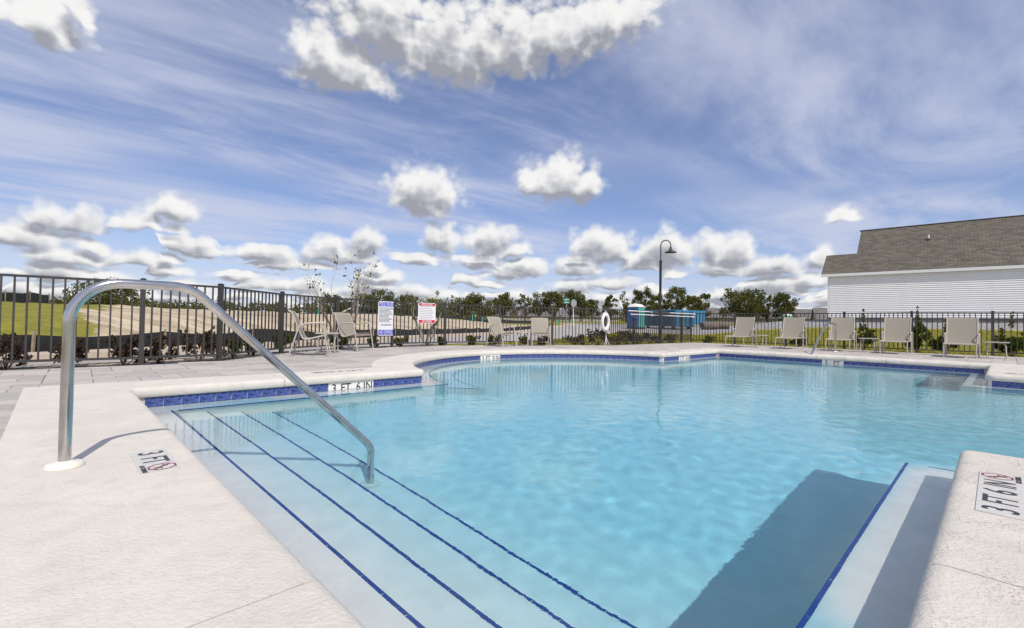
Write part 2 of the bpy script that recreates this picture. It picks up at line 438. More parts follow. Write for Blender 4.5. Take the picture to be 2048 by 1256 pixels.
# pool shell: wall behind the tiles, safety ledge, risers and floor
shell = tag(link('pool_shell', None), 'white plaster pool shell with a shallow ledge and entry steps', kind='structure')
LEDGE = WATER-.09; FLOOR = WATER-.93
LW = .285
# wall outline without fillets, 3 cm behind the coping edge; the ledge outline further in
def offset_poly(off):
    n = len(outline); out = []
    for i in range(n):
        p = outline[i][0]; a = outline[i-1][0]; b = outline[(i+1) % n][0]
        d1 = (p-a).normalized(); d2 = (b-p).normalized()
        n1 = Vector((-d1.y, d1.x)); n2 = Vector((-d2.y, d2.x))
        out.append(p+(n1+n2)/(1+n1.dot(n2))*off)
    return out
def bay_ring(r):      # true offset of the bay, meeting the straight walls in a cusp
    v0 = .03+(BR-r)
    c = circ(r, v0); b1 = math.atan2(v0-BC[1], -c); b2 = math.atan2(v0-BC[1], c)
    if b1 > 0: b1 -= 2*math.pi
    return [uv(BC[0]+r*math.cos(b1+(b2-b1)*i/NARC), BC[1]+r*math.sin(b1+(b2-b1)*i/NARC)) for i in range(NARC+1)]
def inner_poly(off):
    o = offset_poly(-off); br = bay_ring(BR-off)
    for i in range(NARC+1): o[2+i] = br[i]
    return o
wall = offset_poly(.036)
ledge = inner_poly(LW)
def strip(name, A, B, za, zb, m, parent):
    b = MB(); n = len(A)
    for p in A: b.v.append((p.x, p.y, za))
    for p in B: b.v.append((p.x, p.y, zb))
    for i in range(n): b.f.append((i, (i+1) % n, n+(i+1) % n, n+i))
    return receive(b.build(name, m, parent), name.startswith('ledge'))
strip('wall', wall, wall, -.10, LEDGE, M_PLASTER, shell)
strip('ledge', wall, ledge, LEDGE, LEDGE, M_PLASTER, shell)
strip('ledge_riser', ledge, ledge, LEDGE, FLOOR, M_PLASTER, shell)
def fill(name, loops, z, m, parent=None):
    tris = tessellate_polygon([[Vector((p.x, p.y, 0)) for p in l] for l in loops])
    vs = [(p.x, p.y, z) for l in loops for p in l]
    b = MB(); b.v = vs; b.f = [tuple(t) for t in tris]
    o = b.build(name, m, parent)
    bm = bmesh.new(); bm.from_mesh(o.data); bmesh.ops.recalc_face_normals(bm, faces=bm.faces)
    if bm.faces and sum(f.normal.z for f in bm.faces) < 0: bmesh.ops.reverse_faces(bm, faces=bm.faces)
    bm.to_mesh(o.data); bm.free(); return o
fl = MB(); a = [uv(-1, -3.6), uv(15, -3.6), uv(15, 10.4), uv(-1, 10.4)]
fl.add([(p.x, p.y, FLOOR) for p in a], [(3, 2, 1, 0)])
receive(fl.build('floor', M_PLASTER, shell))

# entry steps: treads with a row of blue trim tiles along each nosing
STEPS = [(.24, LEDGE-.002), (.535, WATER-.30), (.85, WATER-.50), (1.17, WATER-.71)]
steps = tag(link('entry_steps', None), 'wide white underwater steps with blue nosing tiles', kind='structure')
def nosing(parent, a, b, z, inward, w=.013, L=.152):
    """row of trim tiles from a to b; inward points from the nosing to the tread"""
    d = (b-a); n = max(1, int(d.length/(L+.004))); d.normalize()
    me = MB().box(-L/2, L/2, 0, w, -.006, .0035).box(-L/2, L/2, -.004, .0, -.04, .0035).mesh('trim_tile', M_TRIM)
    for i in range(n):
        c = a+d*((i+.5)*(L+.004))
        o = link('trim_tile', me, parent); ang = math.atan2(d.y, d.x)
        flip = Vector((-d.y, d.x)).dot(inward) < 0
        o.location = (c.x, c.y, z); o.rotation_euler = (0, 0, ang+(math.pi if flip else 0)); receive(o)
vend = (P_N-O).dot(VS)+.35
u_prev = -.09
for i, (u, z) in enumerate(STEPS):
    zb = FLOOR
    st = MB(); pts = [uvs(u_prev, LW-.25), uvs(u, LW-.02 if i == 0 else .05), uvs(u, vend), uvs(u_prev, vend)]
    pts = [uvs(u_prev, .0), uvs(u, .0), uvs(u, vend), uvs(u_prev, vend)]
    vs = [(p.x, p.y, z) for p in pts]+[(pts[1].x, pts[1].y, zb), (pts[2].x, pts[2].y, zb)]
    st.add(vs, [(3, 2, 1, 0), (1, 2, 5, 4)])
    receive(st.build('tread', M_PLASTER, steps), True)
    nosing(steps, uvs(u, LW), uvs(u, vend-.1), z, -US)
    u_prev = u
# nosing tiles round the safety ledge, as far as it shows
nosing(shell, uv(.30, LW+.03), bay_ring(BR-LW)[0], LEDGE, -V)
br = bay_ring(BR-LW)
for i in range(0, NARC, 1):
    a, b = br[i], br[i+1]; c = (a+b)/2; inn = c-uv(*BC); nosing(shell, a, b, LEDGE, inn, L=(b-a).length-.005)
nosing(shell, br[-1], ledge[67], LEDGE, -V)
nosing(shell, ledge[67], ledge[68], LEDGE, U)
nosing(shell, ledge[68], ledge[69], LEDGE, V)
nosing(shell, ledge[69], ledge[70], LEDGE, U)
nosing(shell, ledge[-1], ledge[0]-D_N*-.2, LEDGE, -sN)
nosing(shell, ledge[-2], ledge[-1], LEDGE, -U)
# second, deeper bench in the round bay
R2 = BR-LW-.42; Z2 = WATER-.42
b2 = bay_ring(R2)
b2 = b2[0:]
bb = MB(); n2_ = len(br)
for p in br: bb.v.append((p.x, p.y, Z2))
for p in b2: bb.v.append((p.x, p.y, Z2))
for p in b2: bb.v.append((p.x, p.y, FLOOR))
for i in range(n2_-1):
    bb.f += [(i, i+1, n2_+i+1, n2_+i), (n2_+i, n2_+i+1, 2*n2_+i+1, 2*n2_+i)]
for (i0, i1) in ((0, n2_), (n2_-1, 2*n2_-1)):
    o_ = len(bb.v); p_ = bb.v[i0]; q_ = bb.v[i1]; bb.v += [(p_[0], p_[1], FLOOR), (q_[0], q_[1], FLOOR)]; bb.f.append((i0, i1, o_+1, o_))
receive(bb.build('bay_bench', M_PLASTER, shell), True)
nosing(shell, br[0], b2[0], Z2, -V); nosing(shell, br[-1], b2[-1], Z2, -V)
for i in range(NARC):
    a, b = b2[i], b2[i+1]; nosing(shell, a, b, Z2, (a+b)/2-uv(*BC), L=(b-a).length-.005)

# waterline tiles
twall = tag(link('waterline_tile_band', None), 'band of cobalt blue tiles at the waterline', kind='structure')
strip('tile_bed', offset_poly(.033), offset_poly(.033), -.101, -.262, M_GROUT, twall)
PITCH = .1556
tile_me = bpy.data.meshes.new('waterline_tile')
bm = bmesh.new(); bmesh.ops.create_cube(bm, size=1); bmesh.ops.scale(bm, vec=(.1515, .007, .1515), verts=bm.verts)
bmesh.ops.bevel(bm, geom=[e for e in bm.edges if all(v.co.y < 0 for v in e.verts)], offset=.0025, segments=1, affect='EDGES'); bm.to_mesh(tile_me); bm.free(); tile_me.materials.append(M_TILE)
def put_tile(c, d, me=tile_me, name='waterline_tile'):
    """tile at c with d pointing right as seen from the water"""
    o = link(name, me, twall, (c.x, c.y, TILE_TOP-.0778), math.atan2(d.y, d.x)); receive(o); return o
def tile_run(a, b, skip=(), phase=0.0):
    d = (b-a).normalized(); n = int(((b-a).length-phase)/PITCH)
    for i in range(n):
        s_ = phase+(i+.5)*PITCH
        if any(x0 <= s_ <= x1 for x0, x1 in skip): continue
        put_tile(a+d*s_, d)
W30 = offset_poly(.030)
wA0, wT1, wT2, wC, wB, wP, wP2, wN = W30[1], W30[2], W30[66], W30[67], W30[68], W30[69], W30[70], W30[72]
def share(a, b, p): return (p-a).dot((b-a).normalized())
mA = (share(wA0, wT1, uv(1.922, 0)), share(wA0, wT1, uv(2.545, 0)))
tile_run(wA0, wT1, [mA], phase=mA[0] % PITCH)
mC = (share(wT2, wC, Vector((4.51, 12.41)))-.02, share(wT2, wC, Vector((4.51, 12.41)))+.60)
tile_run(wT2, wC, [mC], phase=mC[0] % PITCH)
pB = Vector((8.17, 12.1)); mB = (share(wC, wB, pB), share(wC, wB, pB)+.467)
tile_run(wC, wB, [mB], phase=mB[0] % PITCH)
tile_run(wP, wP2, phase=.05); tile_run(wB, wP, phase=.03)
tile_run(W30[-1], W30[0], phase=.05); tile_run(W30[0], W30[1], phase=.03)
RA = BR+.030-.0; cb = uv(*BC)
def barc(s_):   # point on the bay wall at arc length s_ from the first tip, and the direction to the right
    a = a1+s_/RA; p = uv(BC[0]+RA*math.cos(a), BC[1]+RA*math.sin(a)); d = (U*-math.sin(a)+V*math.cos(a)); return p, d
LARC = (a2-a1)*RA
pm = Vector((-.86, 11.41))-O; aM = math.atan2(pm.dot(V)-BC[1], pm.dot(U)-BC[0]); sM = (aM-a1)*RA
mBay = (sM, sM+4*PITCH)
s_ = sM % PITCH
while s_+PITCH < LARC:
    if not (mBay[0]-.01 < s_+PITCH/2 < mBay[1]):
        p, d = barc(s_+PITCH/2); put_tile(p, d)
    s_ += PITCH

# ------------------------------------------------------------------ water
def pool_depth(p):
    """how deep the plaster lies below the water at p"""
    x = (p-O).dot(US); y = (p-O).dot(U), (p-O).dot(V)
    du = x
    if du < 1.17 and y[1] > .1:
        pass
        for (u, z) in STEPS:
            if du < u: return WATER-z
    dist = min_edge(p)
    if dist < LW: return .09
    if y[1] < .5 and math.hypot(y[0]-BC[0], y[1]-BC[1]) > R2 and y[1] < -.1: return .42
    return WATER-FLOOR
segs = [(outline[i][0], outline[(i+1) % len(outline)][0]) for i in range(len(outline))]
big = [(a, b) for a, b in segs if (b-a).length > .5]
def seg_d(p, a, b):
    d = b-a; t = max(0, min(1, (p-a).dot(d)/d.length_squared)); return (p-a-d*t).length
def min_edge(p):
    m_ = min(seg_d(p, a, b) for a, b in big)
    q = p-O; v = q.dot(V)
    if v < .3: m_ = min(m_, abs(BR-math.hypot(q.dot(U)-BC[0], v-BC[1])))
    return m_
def make_water():
    m = bpy.data.materials.new('pool_water'); m.use_nodes = True; t = m.node_tree; t.nodes.clear(); k = NT(t)
    at = k.n('ShaderNodeAttribute', attribute_name='depth').outputs['Fac']
    # clear water takes out red first, more with depth
    col = k.xyz(k.m('POWER', 2.718, k.m('MULTIPLY', at, -.70)), k.m('POWER', 2.718, k.m('MULTIPLY', at, -.15)), k.m('POWER', 2.718, k.m('MULTIPLY', at, -.024)))
    tc = k.n('ShaderNodeTexCoord').outputs['Object']
    far_ = k.smooth(k.v('DOT_PRODUCT', tc, (.55, -.62, 0)), -6.5, -1.5)      # sheltered under the round bay
    calm = k.m('MULTIPLY', k.m('MULTIPLY_ADD', k.smooth(k.noise(tc, .55, 3, .55), .34, .64), .8, .2), k.m('MULTIPLY_ADD', far_, .8, .2))
    lee = k.smooth(k.m('SUBTRACT', k.v('DOT_PRODUCT', tc, (US.x, US.y, 0)), O.dot(US)), .5, 2.3)      # quieter over the steps
    calm = k.m('MULTIPLY', calm, k.m('MULTIPLY_ADD', lee, .72, .28))
    n1 = k.noise(k.v('MULTIPLY', tc, (1, 1, .2)), 9, 3, .55, .6); n2 = k.noise(tc, 26, 3, .55, .4)
    hgt = k.m('ADD', k.m('MULTIPLY', n1, k.m('MULTIPLY_ADD', calm, .0025, .0005)), k.m('MULTIPLY', n2, k.m('MULTIPLY_ADD', calm, .0008, .0001)))
    bn = k.n('ShaderNodeBump'); bn.inputs['Strength'].default_value = 1.0; bn.inputs['Distance'].default_value = 1.0
    k.put(bn.inputs['Height'], hgt)
    gl = k.n('ShaderNodeBsdfGlass'); gl.inputs['IOR'].default_value = 1.333; gl.inputs['Roughness'].default_value = 0
    rf = k.n('ShaderNodeBsdfRefraction'); rf.inputs['IOR'].default_value = 1.333; rf.inputs['Roughness'].default_value = 0
    k.put(rf.inputs[0], col); k.put(rf.inputs['Normal'], bn.outputs[0])
    gs = k.n('ShaderNodeBsdfGlossy'); gs.inputs['Roughness'].default_value = 0; k.put(gs.inputs['Normal'], bn.outputs[0])
    fn = k.n('ShaderNodeFresnel'); fn.inputs['IOR'].default_value = 1.333; k.put(fn.inputs['Normal'], bn.outputs[0])
    mx = k.n('ShaderNodeMixShader'); t.links.new(fn.outputs[0], mx.inputs[0]); t.links.new(rf.outputs[0], mx.inputs[1]); t.links.new(gs.outputs[0], mx.inputs[2])
    t.nodes.remove(gl)
    o = k.n('ShaderNodeOutputMaterial'); t.links.new(mx.outputs[0], o.inputs[0])
    G = .036
    n_u, n_v = int(14.0/G), int(13.3/G); u0, v0 = -.12, -3.0
    out = offset_poly(.045)
    ids = {}; vs = []; dep = []; fs = []
    tri_lines = [(out[i], out[(i+1) % len(out)]) for i in range(len(out))]
    def inside(p):
        c = False
        for a, b in tri_lines:
            if (a.y > p.y) != (b.y > p.y) and p.x < (b.x-a.x)*(p.y-a.y)/(b.y-a.y)+a.x: c = not c
        return c
    keep = {}
    def vert(i, j):
        if (i, j) not in ids:
            p = uv(u0+i*G, v0+j*G)
            z = .0016*noise.noise((p.x*1.9, p.y*1.9, 0))+.0017*noise.noise((p.x*4.6, p.y*4.6, 3))+.0016*noise.noise((p.x*7.4, p.y*7.4, 8))+.0009*noise.noise((p.x*12.5, p.y*12.5, 5))
            z *= (.15+.85*sstep(-5.8, -1.3, p.x*.55-p.y*.62))*(.4+.6*sstep(.5, 2.3, (p-O).dot(US)))
            ids[(i, j)] = len(vs); vs.append((p.x, p.y, WATER+z)); dep.append(pool_depth(p))
        return ids[(i, j)]
    ins = {(i, j): inside(uv(u0+(i)*G, v0+(j)*G)) for i in range(n_u+1) for j in range(n_v+1)}
    for i in range(n_u):
        for j in range(n_v):
            if any(ins[(i+a, j+b)] for a in (0, 1) for b in (0, 1)):
                fs.append((vert(i, j), vert(i+1, j), vert(i+1, j+1), vert(i, j+1))[::-1])
    # smooth the depth so that the tint follows the water column, not the tile edge
    nb = [[] for _ in vs]
    for f in fs:
        for a in range(4): nb[f[a]].append(f[(a+1) % 4])
    dep = [max(0, d-.05) for d in dep]
    for _ in range(7): dep = [(d+sum(dep[x] for x in n_))/(1+len(n_)) for d, n_ in zip(dep, nb)]
    b = MB(); b.v = vs; b.f = fs
    me = b.mesh('water', m)
    me.polygons.foreach_set('use_smooth', [True]*len(me.polygons))
    at_ = me.attributes.new('depth', 'FLOAT', 'POINT'); at_.data.foreach_set('value', dep)
    o = link('water', me); tag(o, 'clear turquoise rippled pool water', kind='structure')
    o.cycles.is_caustics_caster = True
    return o
make_water()

# ------------------------------------------------------------------ patio of pavers
FENCE = [(-9.3, 3.9), (-8.0, 5.08), (-5.66, 7.06), (-5.0, 7.9), (-4.93, 9.88), (-4.35, 11.5), (-3.31, 12.78), (-2.03, 14.0), (-.41, 15.2), (1.37, 15.6), (3.24, 15.98),
         (4.58, 17.24), (5.87, 18.2), (7.22, 19.6), (7.9, 20.3), (9.12, 18.85), (10.48, 17.63), (11.68, 16.2), (12.62, 14.55), (14.08, 13.5), (15.5, 12.0), (16.9, 10.6)]
FEN = [Vector(p) for p in FENCE]
PATIO = FEN[:]+[Vector(p) for p in ((20, 7), (20, -7), (-6, -7), (-12, 1))]
def grow(poly, off):
    n = len(poly); out = []
    for i in range(n):
        p = poly[i]; d1 = (p-poly[i-1]).normalized(); d2 = (poly[(i+1) % n]-p).normalized()
        n1 = Vector((-d1.y, d1.x)); n2 = Vector((-d2.y, d2.x)); out.append(p+(n1+n2)/max(.4, 1+n1.dot(n2))*off)
    return out
EDGE = grow(PATIO, .10); EDGE_IN = grow(PATIO, -.16)
hole = [p+(q-p)*.8 for (p, n_, q, g_) in LOOP]
hole = [h_ for i, h_ in enumerate(hole) if i == 0 or (h_-hole[i-1]).length > .02]
patio = tag(link('patio', None), 'patio of pale grey and tan pavers around the pool', kind='structure')
fill('bedding', [EDGE, hole], -.028, M_SAND, patio)
def in_poly(p, poly):
    c = False; n = len(poly)
    for i in range(n):
        a = poly[i]; b = poly[(i+1) % n]
        if (a.y > p.y) != (b.y > p.y) and p.x < (b.x-a.x)*(p.y-a.y)/(b.y-a.y)+a.x: c = not c
    return c
outer_loop = [q for (p, n_, q, g_) in LOOP]
def lay_pavers():
    rnd = random.Random(5); G = .205
    u0, v0, nu, nv = -7.5, -9.0, 130, 120
    used = set(); pieces = []
    sizes = [(2, 1), (2, 1), (3, 2), (2, 2), (1, 1), (3, 1), (2, 2)]
    inside = {}
    def ok(i, j):
        if (i, j) not in inside:
            p = uv(u0+(i+.5)*G, v0+(j+.5)*G); inside[(i, j)] = in_poly(p, EDGE_IN) and not in_poly(p, hole)
        return inside[(i, j)]
    for j in range(nv):
        for i in range(nu):
            if (i, j) in used or not ok(i, j): continue
            opts = sizes[:]; rnd.shuffle(opts); opts.append((1, 1))
            for (a, b) in opts:
                cells = [(i+x, j+y) for x in range(a) for y in range(b)]
                if all(c not in used and ok(*c) for c in cells):
                    used.update(cells); pieces.append((i, j, a, b)); break
    ang = math.atan2(U.y, U.x)
    protos = {}
    def proto(a, b, k):
        if (a, b, k) not in protos:
            bm = bmesh.new(); bmesh.ops.create_cube(bm, size=1)
            bmesh.ops.scale(bm, vec=(a*G-.006, b*G-.006, .05), verts=bm.verts)
            bmesh.ops.bevel(bm, geom=[e for e in bm.edges if all(v.co.z > 0 for v in e.verts)], offset=.004, segments=1, affect='EDGES')
            me = bpy.data.meshes.new('paver'); bm.to_mesh(me); bm.free(); me.materials.append(M_PAVER); protos[(a, b, k)] = me
        return protos[(a, b, k)]
    vis = []; rest = []
    for (i, j, a, b) in pieces:
        c = uv(u0+(i+a/2)*G, v0+(j+b/2)*G)
        front = c.y > .2 and abs(c.x) < c.y*1.2
        (vis if front else rest).append((c.length, c, a, b))
    vis.sort(key=lambda x: x[0])
    for (dist, c, a, b) in vis[:295]:
        o = link('paver', proto(a, b, 0), patio, (c.x, c.y, -.031+rnd.uniform(-.0015, .0015)), ang)
    m = MB()
    for (dist, c, a, b) in vis[295:]+rest:
        hx, hy = (a*G-.008)/2, (b*G-.008)/2; z = -.006+rnd.uniform(-.0015, .0015)
        cs = [c+U*x-V*y for x, y in ((-hx, -hy), (hx, -hy), (hx, hy), (-hx, hy))]
        m.add([(q.x, q.y, z) for q in cs]+[(q.x, q.y, -.03) for q in cs], [(0, 1, 2, 3), (0, 4, 5, 1), (1, 5, 6, 2), (2, 6, 7, 3), (3, 7, 4, 0)])
    tag(m.build('far_pavers', M_PAVER2, patio), kind='stuff')
lay_pavers()

# ------------------------------------------------------------------ terrain
KERB = [Vector(p) for p in ((-8.6, 3.5), (-7.9, 6.2), (-7.5, 7.9), (-7.1, 8.9), (-6.6, 10.5), (-6.05, 12.2), (-5.3, 14.6), (-3.8, 20.0), (-1.9, 25.4), (.95, 32.8), (4.4, 43.0), (7.5, 53.0))]
NEAR = [Vector(p) for p in ((-8.2, 4.9), (-7.2, 6.35), (-6.45, 7.2), (-5.9, 8.4), (-5.55, 10.1), (-5.0, 11.9), (-4.1, 13.4), (-2.5, 15.4), (-.42, 17.3), (2.2, 22.6), (6.8, 33.0), (12.2, 41.0))]
def side_dist(p, line):
    """signed distance, + on the left of the line (beyond the road)"""
    best = 1e9; sg = 1
    for a, b in zip(line, line[1:]):
        d = b-a; t = max(0, min(1, (p-a).dot(d)/d.length_squared)); e = p-(a+d*t)
        if e.length < best: best = e.length; sg = 1 if d.x*e.y-d.y*e.x > 0 else -1
    return best*sg
def terrain(x, y):
    p = Vector((x, y)); d = p.length
    s_ = (p-Vector((7.9, 20.3))).dot(U)
    zr = max(0, min(s_-2, 17))*.078*sstep(11, 19, x)*(1-sstep(33, 41, y-.35*(x-20)))
    far = 0
    if y > 0: far = .75*sstep(26, 62, d)+.0085*max(0, d-60)
    mound = 0
    if y > 2 and x < 12 and d < 140:
        s2 = side_dist(p, KERB)-.5
        if s2 > 0:
            lam = 3.6+max(0, x+9)*.9
            mound = .93*(1-math.exp(-s2/lam))*(1+.25*sstep(-14, -9, -abs(x+13)))*(1 if x < 4 else max(0, 1-(x-4)/8))
            mound += .09*noise.noise((x*.8, y*.8, 2))*min(1, s2)+.04*noise.noise((x*2.1, y*2.1, 4))*min(1, s2)+.16*noise.noise((x*.14, y*.14, 7))*min(1, s2/3)
    z = -.05+max(zr, far, mound)
    return z
def make_ground():
    b = MB(); NTH = 420; radii = [3.0]
    while radii[-1] < 2600: radii.append(radii[-1]*1.038+.02)
    mask = []
    th = []
    for i in range(NTH):     # finer towards +y
        t = i/NTH*2*math.pi-math.pi; th.append(t-.45*math.sin(t))
    for r in radii:
        for t in th:
            x = r*math.sin(t); y = r*math.cos(t)
            p = Vector((x, y)); z = terrain(x, y); b.v.append((x, y, z))
            g_ = 0; mu = 0; sa = 0
            near = side_dist(p, NEAR) if r < 80 else 99
            sk = side_dist(p, KERB) if r < 80 else 99
            s_ = (p-Vector((7.9, 20.3))).dot(U)
            if r < 80:
                if near < 0 and x > -2.5: g_ = 1
                if x > 8 and s_ > 0: g_ = 1-sstep(11.5, 13.5, s_-.25*max(0, 12-x)); sa = 1-g_
                if near < 0 and x <= -2.5: mu = 1
                if x > 0 and y > 36 and sk < 0 and near > -3: g_ = 0
                if sk > 0:
                    ang = math.degrees(math.atan2(x, y))
                    g_ = .80*sstep(-39.6, -43.0, ang+4.5*noise.noise((x*.6, y*.6, 0))) if sk < 25 else 0
                    if 44 < r and x < 6: g_ = max(g_, .75*sstep(44, 52, r))
            if r > 62: g_ = max(g_, .8)
            # planted strip close to the fence
            df = min(seg_d(p, a, c) for a, c in zip(FEN, FEN[1:])) if r < 30 else 9
            if df < .55 and x < 9: mu = max(mu, 1-sstep(.35, .55, df)); g_ *= 1-mu
            mask.append((g_, mu, sa, 1))
    n = NTH
    for i in range(len(radii)-1):
        for j in range(n):
            q = (i*n+j, i*n+(j+1) % n, (i+1)*n+(j+1) % n, (i+1)*n+j)
            c = sum((Vector(b.v[k_][:2]) for k_ in q), Vector((0, 0)))/4
            if radii[i] < 26 and all(in_poly(Vector(b.v[k_][:2]), EDGE) for k_ in q): continue
            b.f.append(q[::-1])
    m = bpy.data.materials.new('ground'); m.use_nodes = True; k = NT(m.node_tree); pb = m.node_tree.nodes['Principled BSDF']
    at = k.n('ShaderNodeAttribute', attribute_name='cover'); s3 = k.sep(at.outputs['Vector'])
    tc = k.n('ShaderNodeTexCoord').outputs['Object']
    n1 = k.noise(tc, .45, 5, .65); n2 = k.noise(tc, 3.5, 4, .65); n3 = k.noise(tc, 26, 3, .6)
    dirt = k.mix(k.smooth(n1, .35, .66), (.50, .40, .265), (.36, .285, .19))
    dirt = k.mix(k.m('MULTIPLY', k.smooth(n2, .50, .66), .65), dirt, (.22, .175, .125))
    dirt = k.mix(k.m('MULTIPLY', k.smooth(n1, .60, .72), .7), dirt, (.17, .16, .035))
    n4 = k.noise(k.v('MULTIPLY', tc, (.35, 1.6, 1)), 1.1, 5, .65)
    dirt = k.mix(k.m('MULTIPLY', k.smooth(n4, .46, .60), .75), dirt, (.62, .52, .37))
    grass = k.mix(k.smooth(n2, .32, .68), (.165, .165, .014), (.27, .235, .022))
    grass = k.mix(k.m('MULTIPLY', k.smooth(n3, .45, .75), .5), grass, (.10, .115, .01))
    mulch = k.mix(k.smooth(n3, .4, .65), (.13, .115, .105), (.045, .038, .034))
    sand = k.mix(k.smooth(n2, .42, .6), (.22, .215, .215), (.36, .345, .33))
    def edge(f, w): return k.smooth(k.m('ADD', f, k.m('MULTIPLY_ADD', n2, w, -w/2)), .42, .58)
    c = k.mix(edge(s3[2], .5), dirt, sand); c = k.mix(edge(s3[0], 1.15), c, grass); c = k.mix(edge(s3[1], .4), c, mulch)
    k.put(pb.inputs['Base Color'], c); pb.inputs['Roughness'].default_value = .95
    bn = k.n('ShaderNodeBump'); bn.inputs['Strength'].default_value = .7; bn.inputs['Distance'].default_value = .12
    k.put(bn.inputs['Height'], k.m('ADD', k.m('MULTIPLY', n2, .7), k.m('MULTIPLY', n3, .3))); k.put(pb.inputs['Normal'], bn.outputs[0])
    me = b.mesh('ground', m, smooth=True)
    ca = me.attributes.new('cover', 'FLOAT_COLOR', 'POINT'); ca.data.foreach_set('color', [x for q in mask for x in q])
    tag(link('ground', me), 'open ground of lawn, sand and bare earth', kind='structure')
make_ground()

def resample(line, step):
    out = [line[0]]
    for a, b in zip(line, line[1:]):
        n = max(1, int((b-a).length/step))
        for i in range(1, n+1): out.append(a+(b-a)*(i/n))
    return out
def smooth_line(line, it=3):
    line = resample(line, 1.0)
    for _ in range(it): line = [line[0]]+[(line[i-1]+line[i]*2+line[i+1])/4 for i in range(1, len(line)-1)]+[line[-1]]
    return line
M_ROAD = mat('weathered_concrete_road', (.40, .375, .34), .9, (.32, .30, .275), 1.2, [(50, .2, 3)])
M_KERB = mat('kerb_concrete', (.52, .43, .33), .9, (.44, .36, .28), 3, [(60, .2, 3)])
def make_road():
    A = smooth_line(KERB); B = smooth_line(NEAR); n = 70
    def pick(L, t):
        x = t*(len(L)-1); i = min(int(x), len(L)-2); return L[i]+(L[i+1]-L[i])*(x-i)
    b = MB(); K = 7
    for i in range(n+1):
        t = i/n
        # pair points by nearest so that the strip keeps square to its edges
        a_ = pick(A, t); c_ = min(B, key=lambda q: (q-a_).length) if t < .93 else pick(B, 1)
        for j in range(K):
            p = a_+(c_-a_)*(j/(K-1)); b.v.append((p.x, p.y, max(terrain(p.x, p.y), -.05)+.012+.02*(j/(K-1))*(1-j/(K-1))))
    for i in range(n):
        for j in range(K-1): b.f.append((i*K+j, i*K+j+1, (i+1)*K+j+1, (i+1)*K+j))
    tag(b.build('road', M_ROAD, smooth=True), 'pale concrete street curving past the fence', kind='structure')
    k = MB(); L = A
    for i, p in enumerate(L):
        d = (L[min(i+1, len(L)-1)]-L[max(i-1, 0)]).normalized(); nn = Vector((-d.y, d.x)); z = terrain(p.x, p.y)
        for (o_, h_) in ((-.05, -.02), (0, .13), (.16, .14), (.42, .15), (.44, -.1)):
            q = p+nn*o_; k.v.append((q.x, q.y, z+h_))
    for i in range(len(L)-1):
        for j in range(4): k.f.append((i*5+j, i*5+j+1, (i+1)*5+j+1, (i+1)*5+j))
    tag(k.build('kerb', M_KERB), 'tan concrete kerb along the far side of the street', kind='structure')
    return A
ROADLINE = make_road()

# ------------------------------------------------------------------ fence
fence = thing('picket_fence', 'dark bronze metal picket fence enclosing the pool patio', 'fence')
TOPZ = 1.245
post_me = MB().box(-.032, .032, -.032, .032, -.05, 1.285).box(-.037, .037, -.037, .037, 1.285, 1.297).add([(-.034,-.034,1.297),(.034,-.034,1.297),(.034,.034,1.297),(-.034,.034,1.297),(-.02,-.02,1.31),(.02,-.02,1.31),(.02,.02,1.31),(-.02,.02,1.31)],[(4,5,6,7),(0,1,5,4),(1,2,6,5),(2,3,7,6),(3,0,4,7)]).mesh('post', M_FENCE)
pick_me = MB().box(-.0105, .0105, -.0105, .0105, .075, TOPZ-.015).mesh('picket', M_FENCE)
pick_pool = 0
for i, p in enumerate(FEN):
    d = (FEN[min(i+1, len(FEN)-1)]-FEN[max(i-1, 0)])
    link('post', post_me, fence, (p.x, p.y, 0), math.atan2(d.y, d.x))
for a, b in zip(FEN, FEN[1:]):
    d = b-a; L = d.length; d.normalize(); ang = math.atan2(d.y, d.x)
    for z, hh in ((TOPZ, .034), (.09, .034)):
        MB().beam((a.x, a.y, z), (b.x, b.y, z), .030, hh).build('rail', M_FENCE, fence)
    n = max(2, round(L/.1225))
    for i in range(1, n):
        q = a+d*(L*i/n); link('picket', pick_me, fence, (q.x, q.y, 0), ang)

# ------------------------------------------------------------------ handrail into the steps
def rail_pts(base, dirv, prof): return [(base.x+dirv.x*u, base.y+dirv.y*u, z) for u, z in prof]
rb = Vector((-2.135, 2.225))
hr = thing('handrail', 'polished steel handrail curving down from the deck into the steps', 'handrail', (rb.x, rb.y, 0))
L0 = Vector((0, 0))
prof = [(0, -.02), (0, .30), (0, .893), (.43, .900), (1.545, -.165), (1.585, -.34), (1.585, WATER-.70)]
pts = [Vector((U.x*a, U.y*a, z)) for a, z in [(0, -.02), (0, .3), (0, .60)]]
def arcpts(c, r, a0, a1_, n=10):
    return [Vector((U.x*(c[0]+r*math.cos(a0+(a1_-a0)*i/n)), U.y*(c[0]+r*math.cos(a0+(a1_-a0)*i/n)), c[1]+r*math.sin(a0+(a1_-a0)*i/n))) for i in range(n+1)]
r_ = .20
pts = [Vector((0, 0, -.02)), Vector((0, 0, .4))]+arcpts((r_, .694), r_, math.pi, math.pi/2, 12)
sl_ = math.atan2(.804-.01, .082-.895)          # slope of the descending run
down = math.atan2(.794, .813)
pts += arcpts((.40, .694), r_, math.pi/2, math.pi/2-down, 8)
e = pts[-1]; dd_ = Vector((U.x*math.cos(down), U.y*math.cos(down), -math.sin(down)))
tgt = 1.572
u_e = e.x/U.x; rr = .14
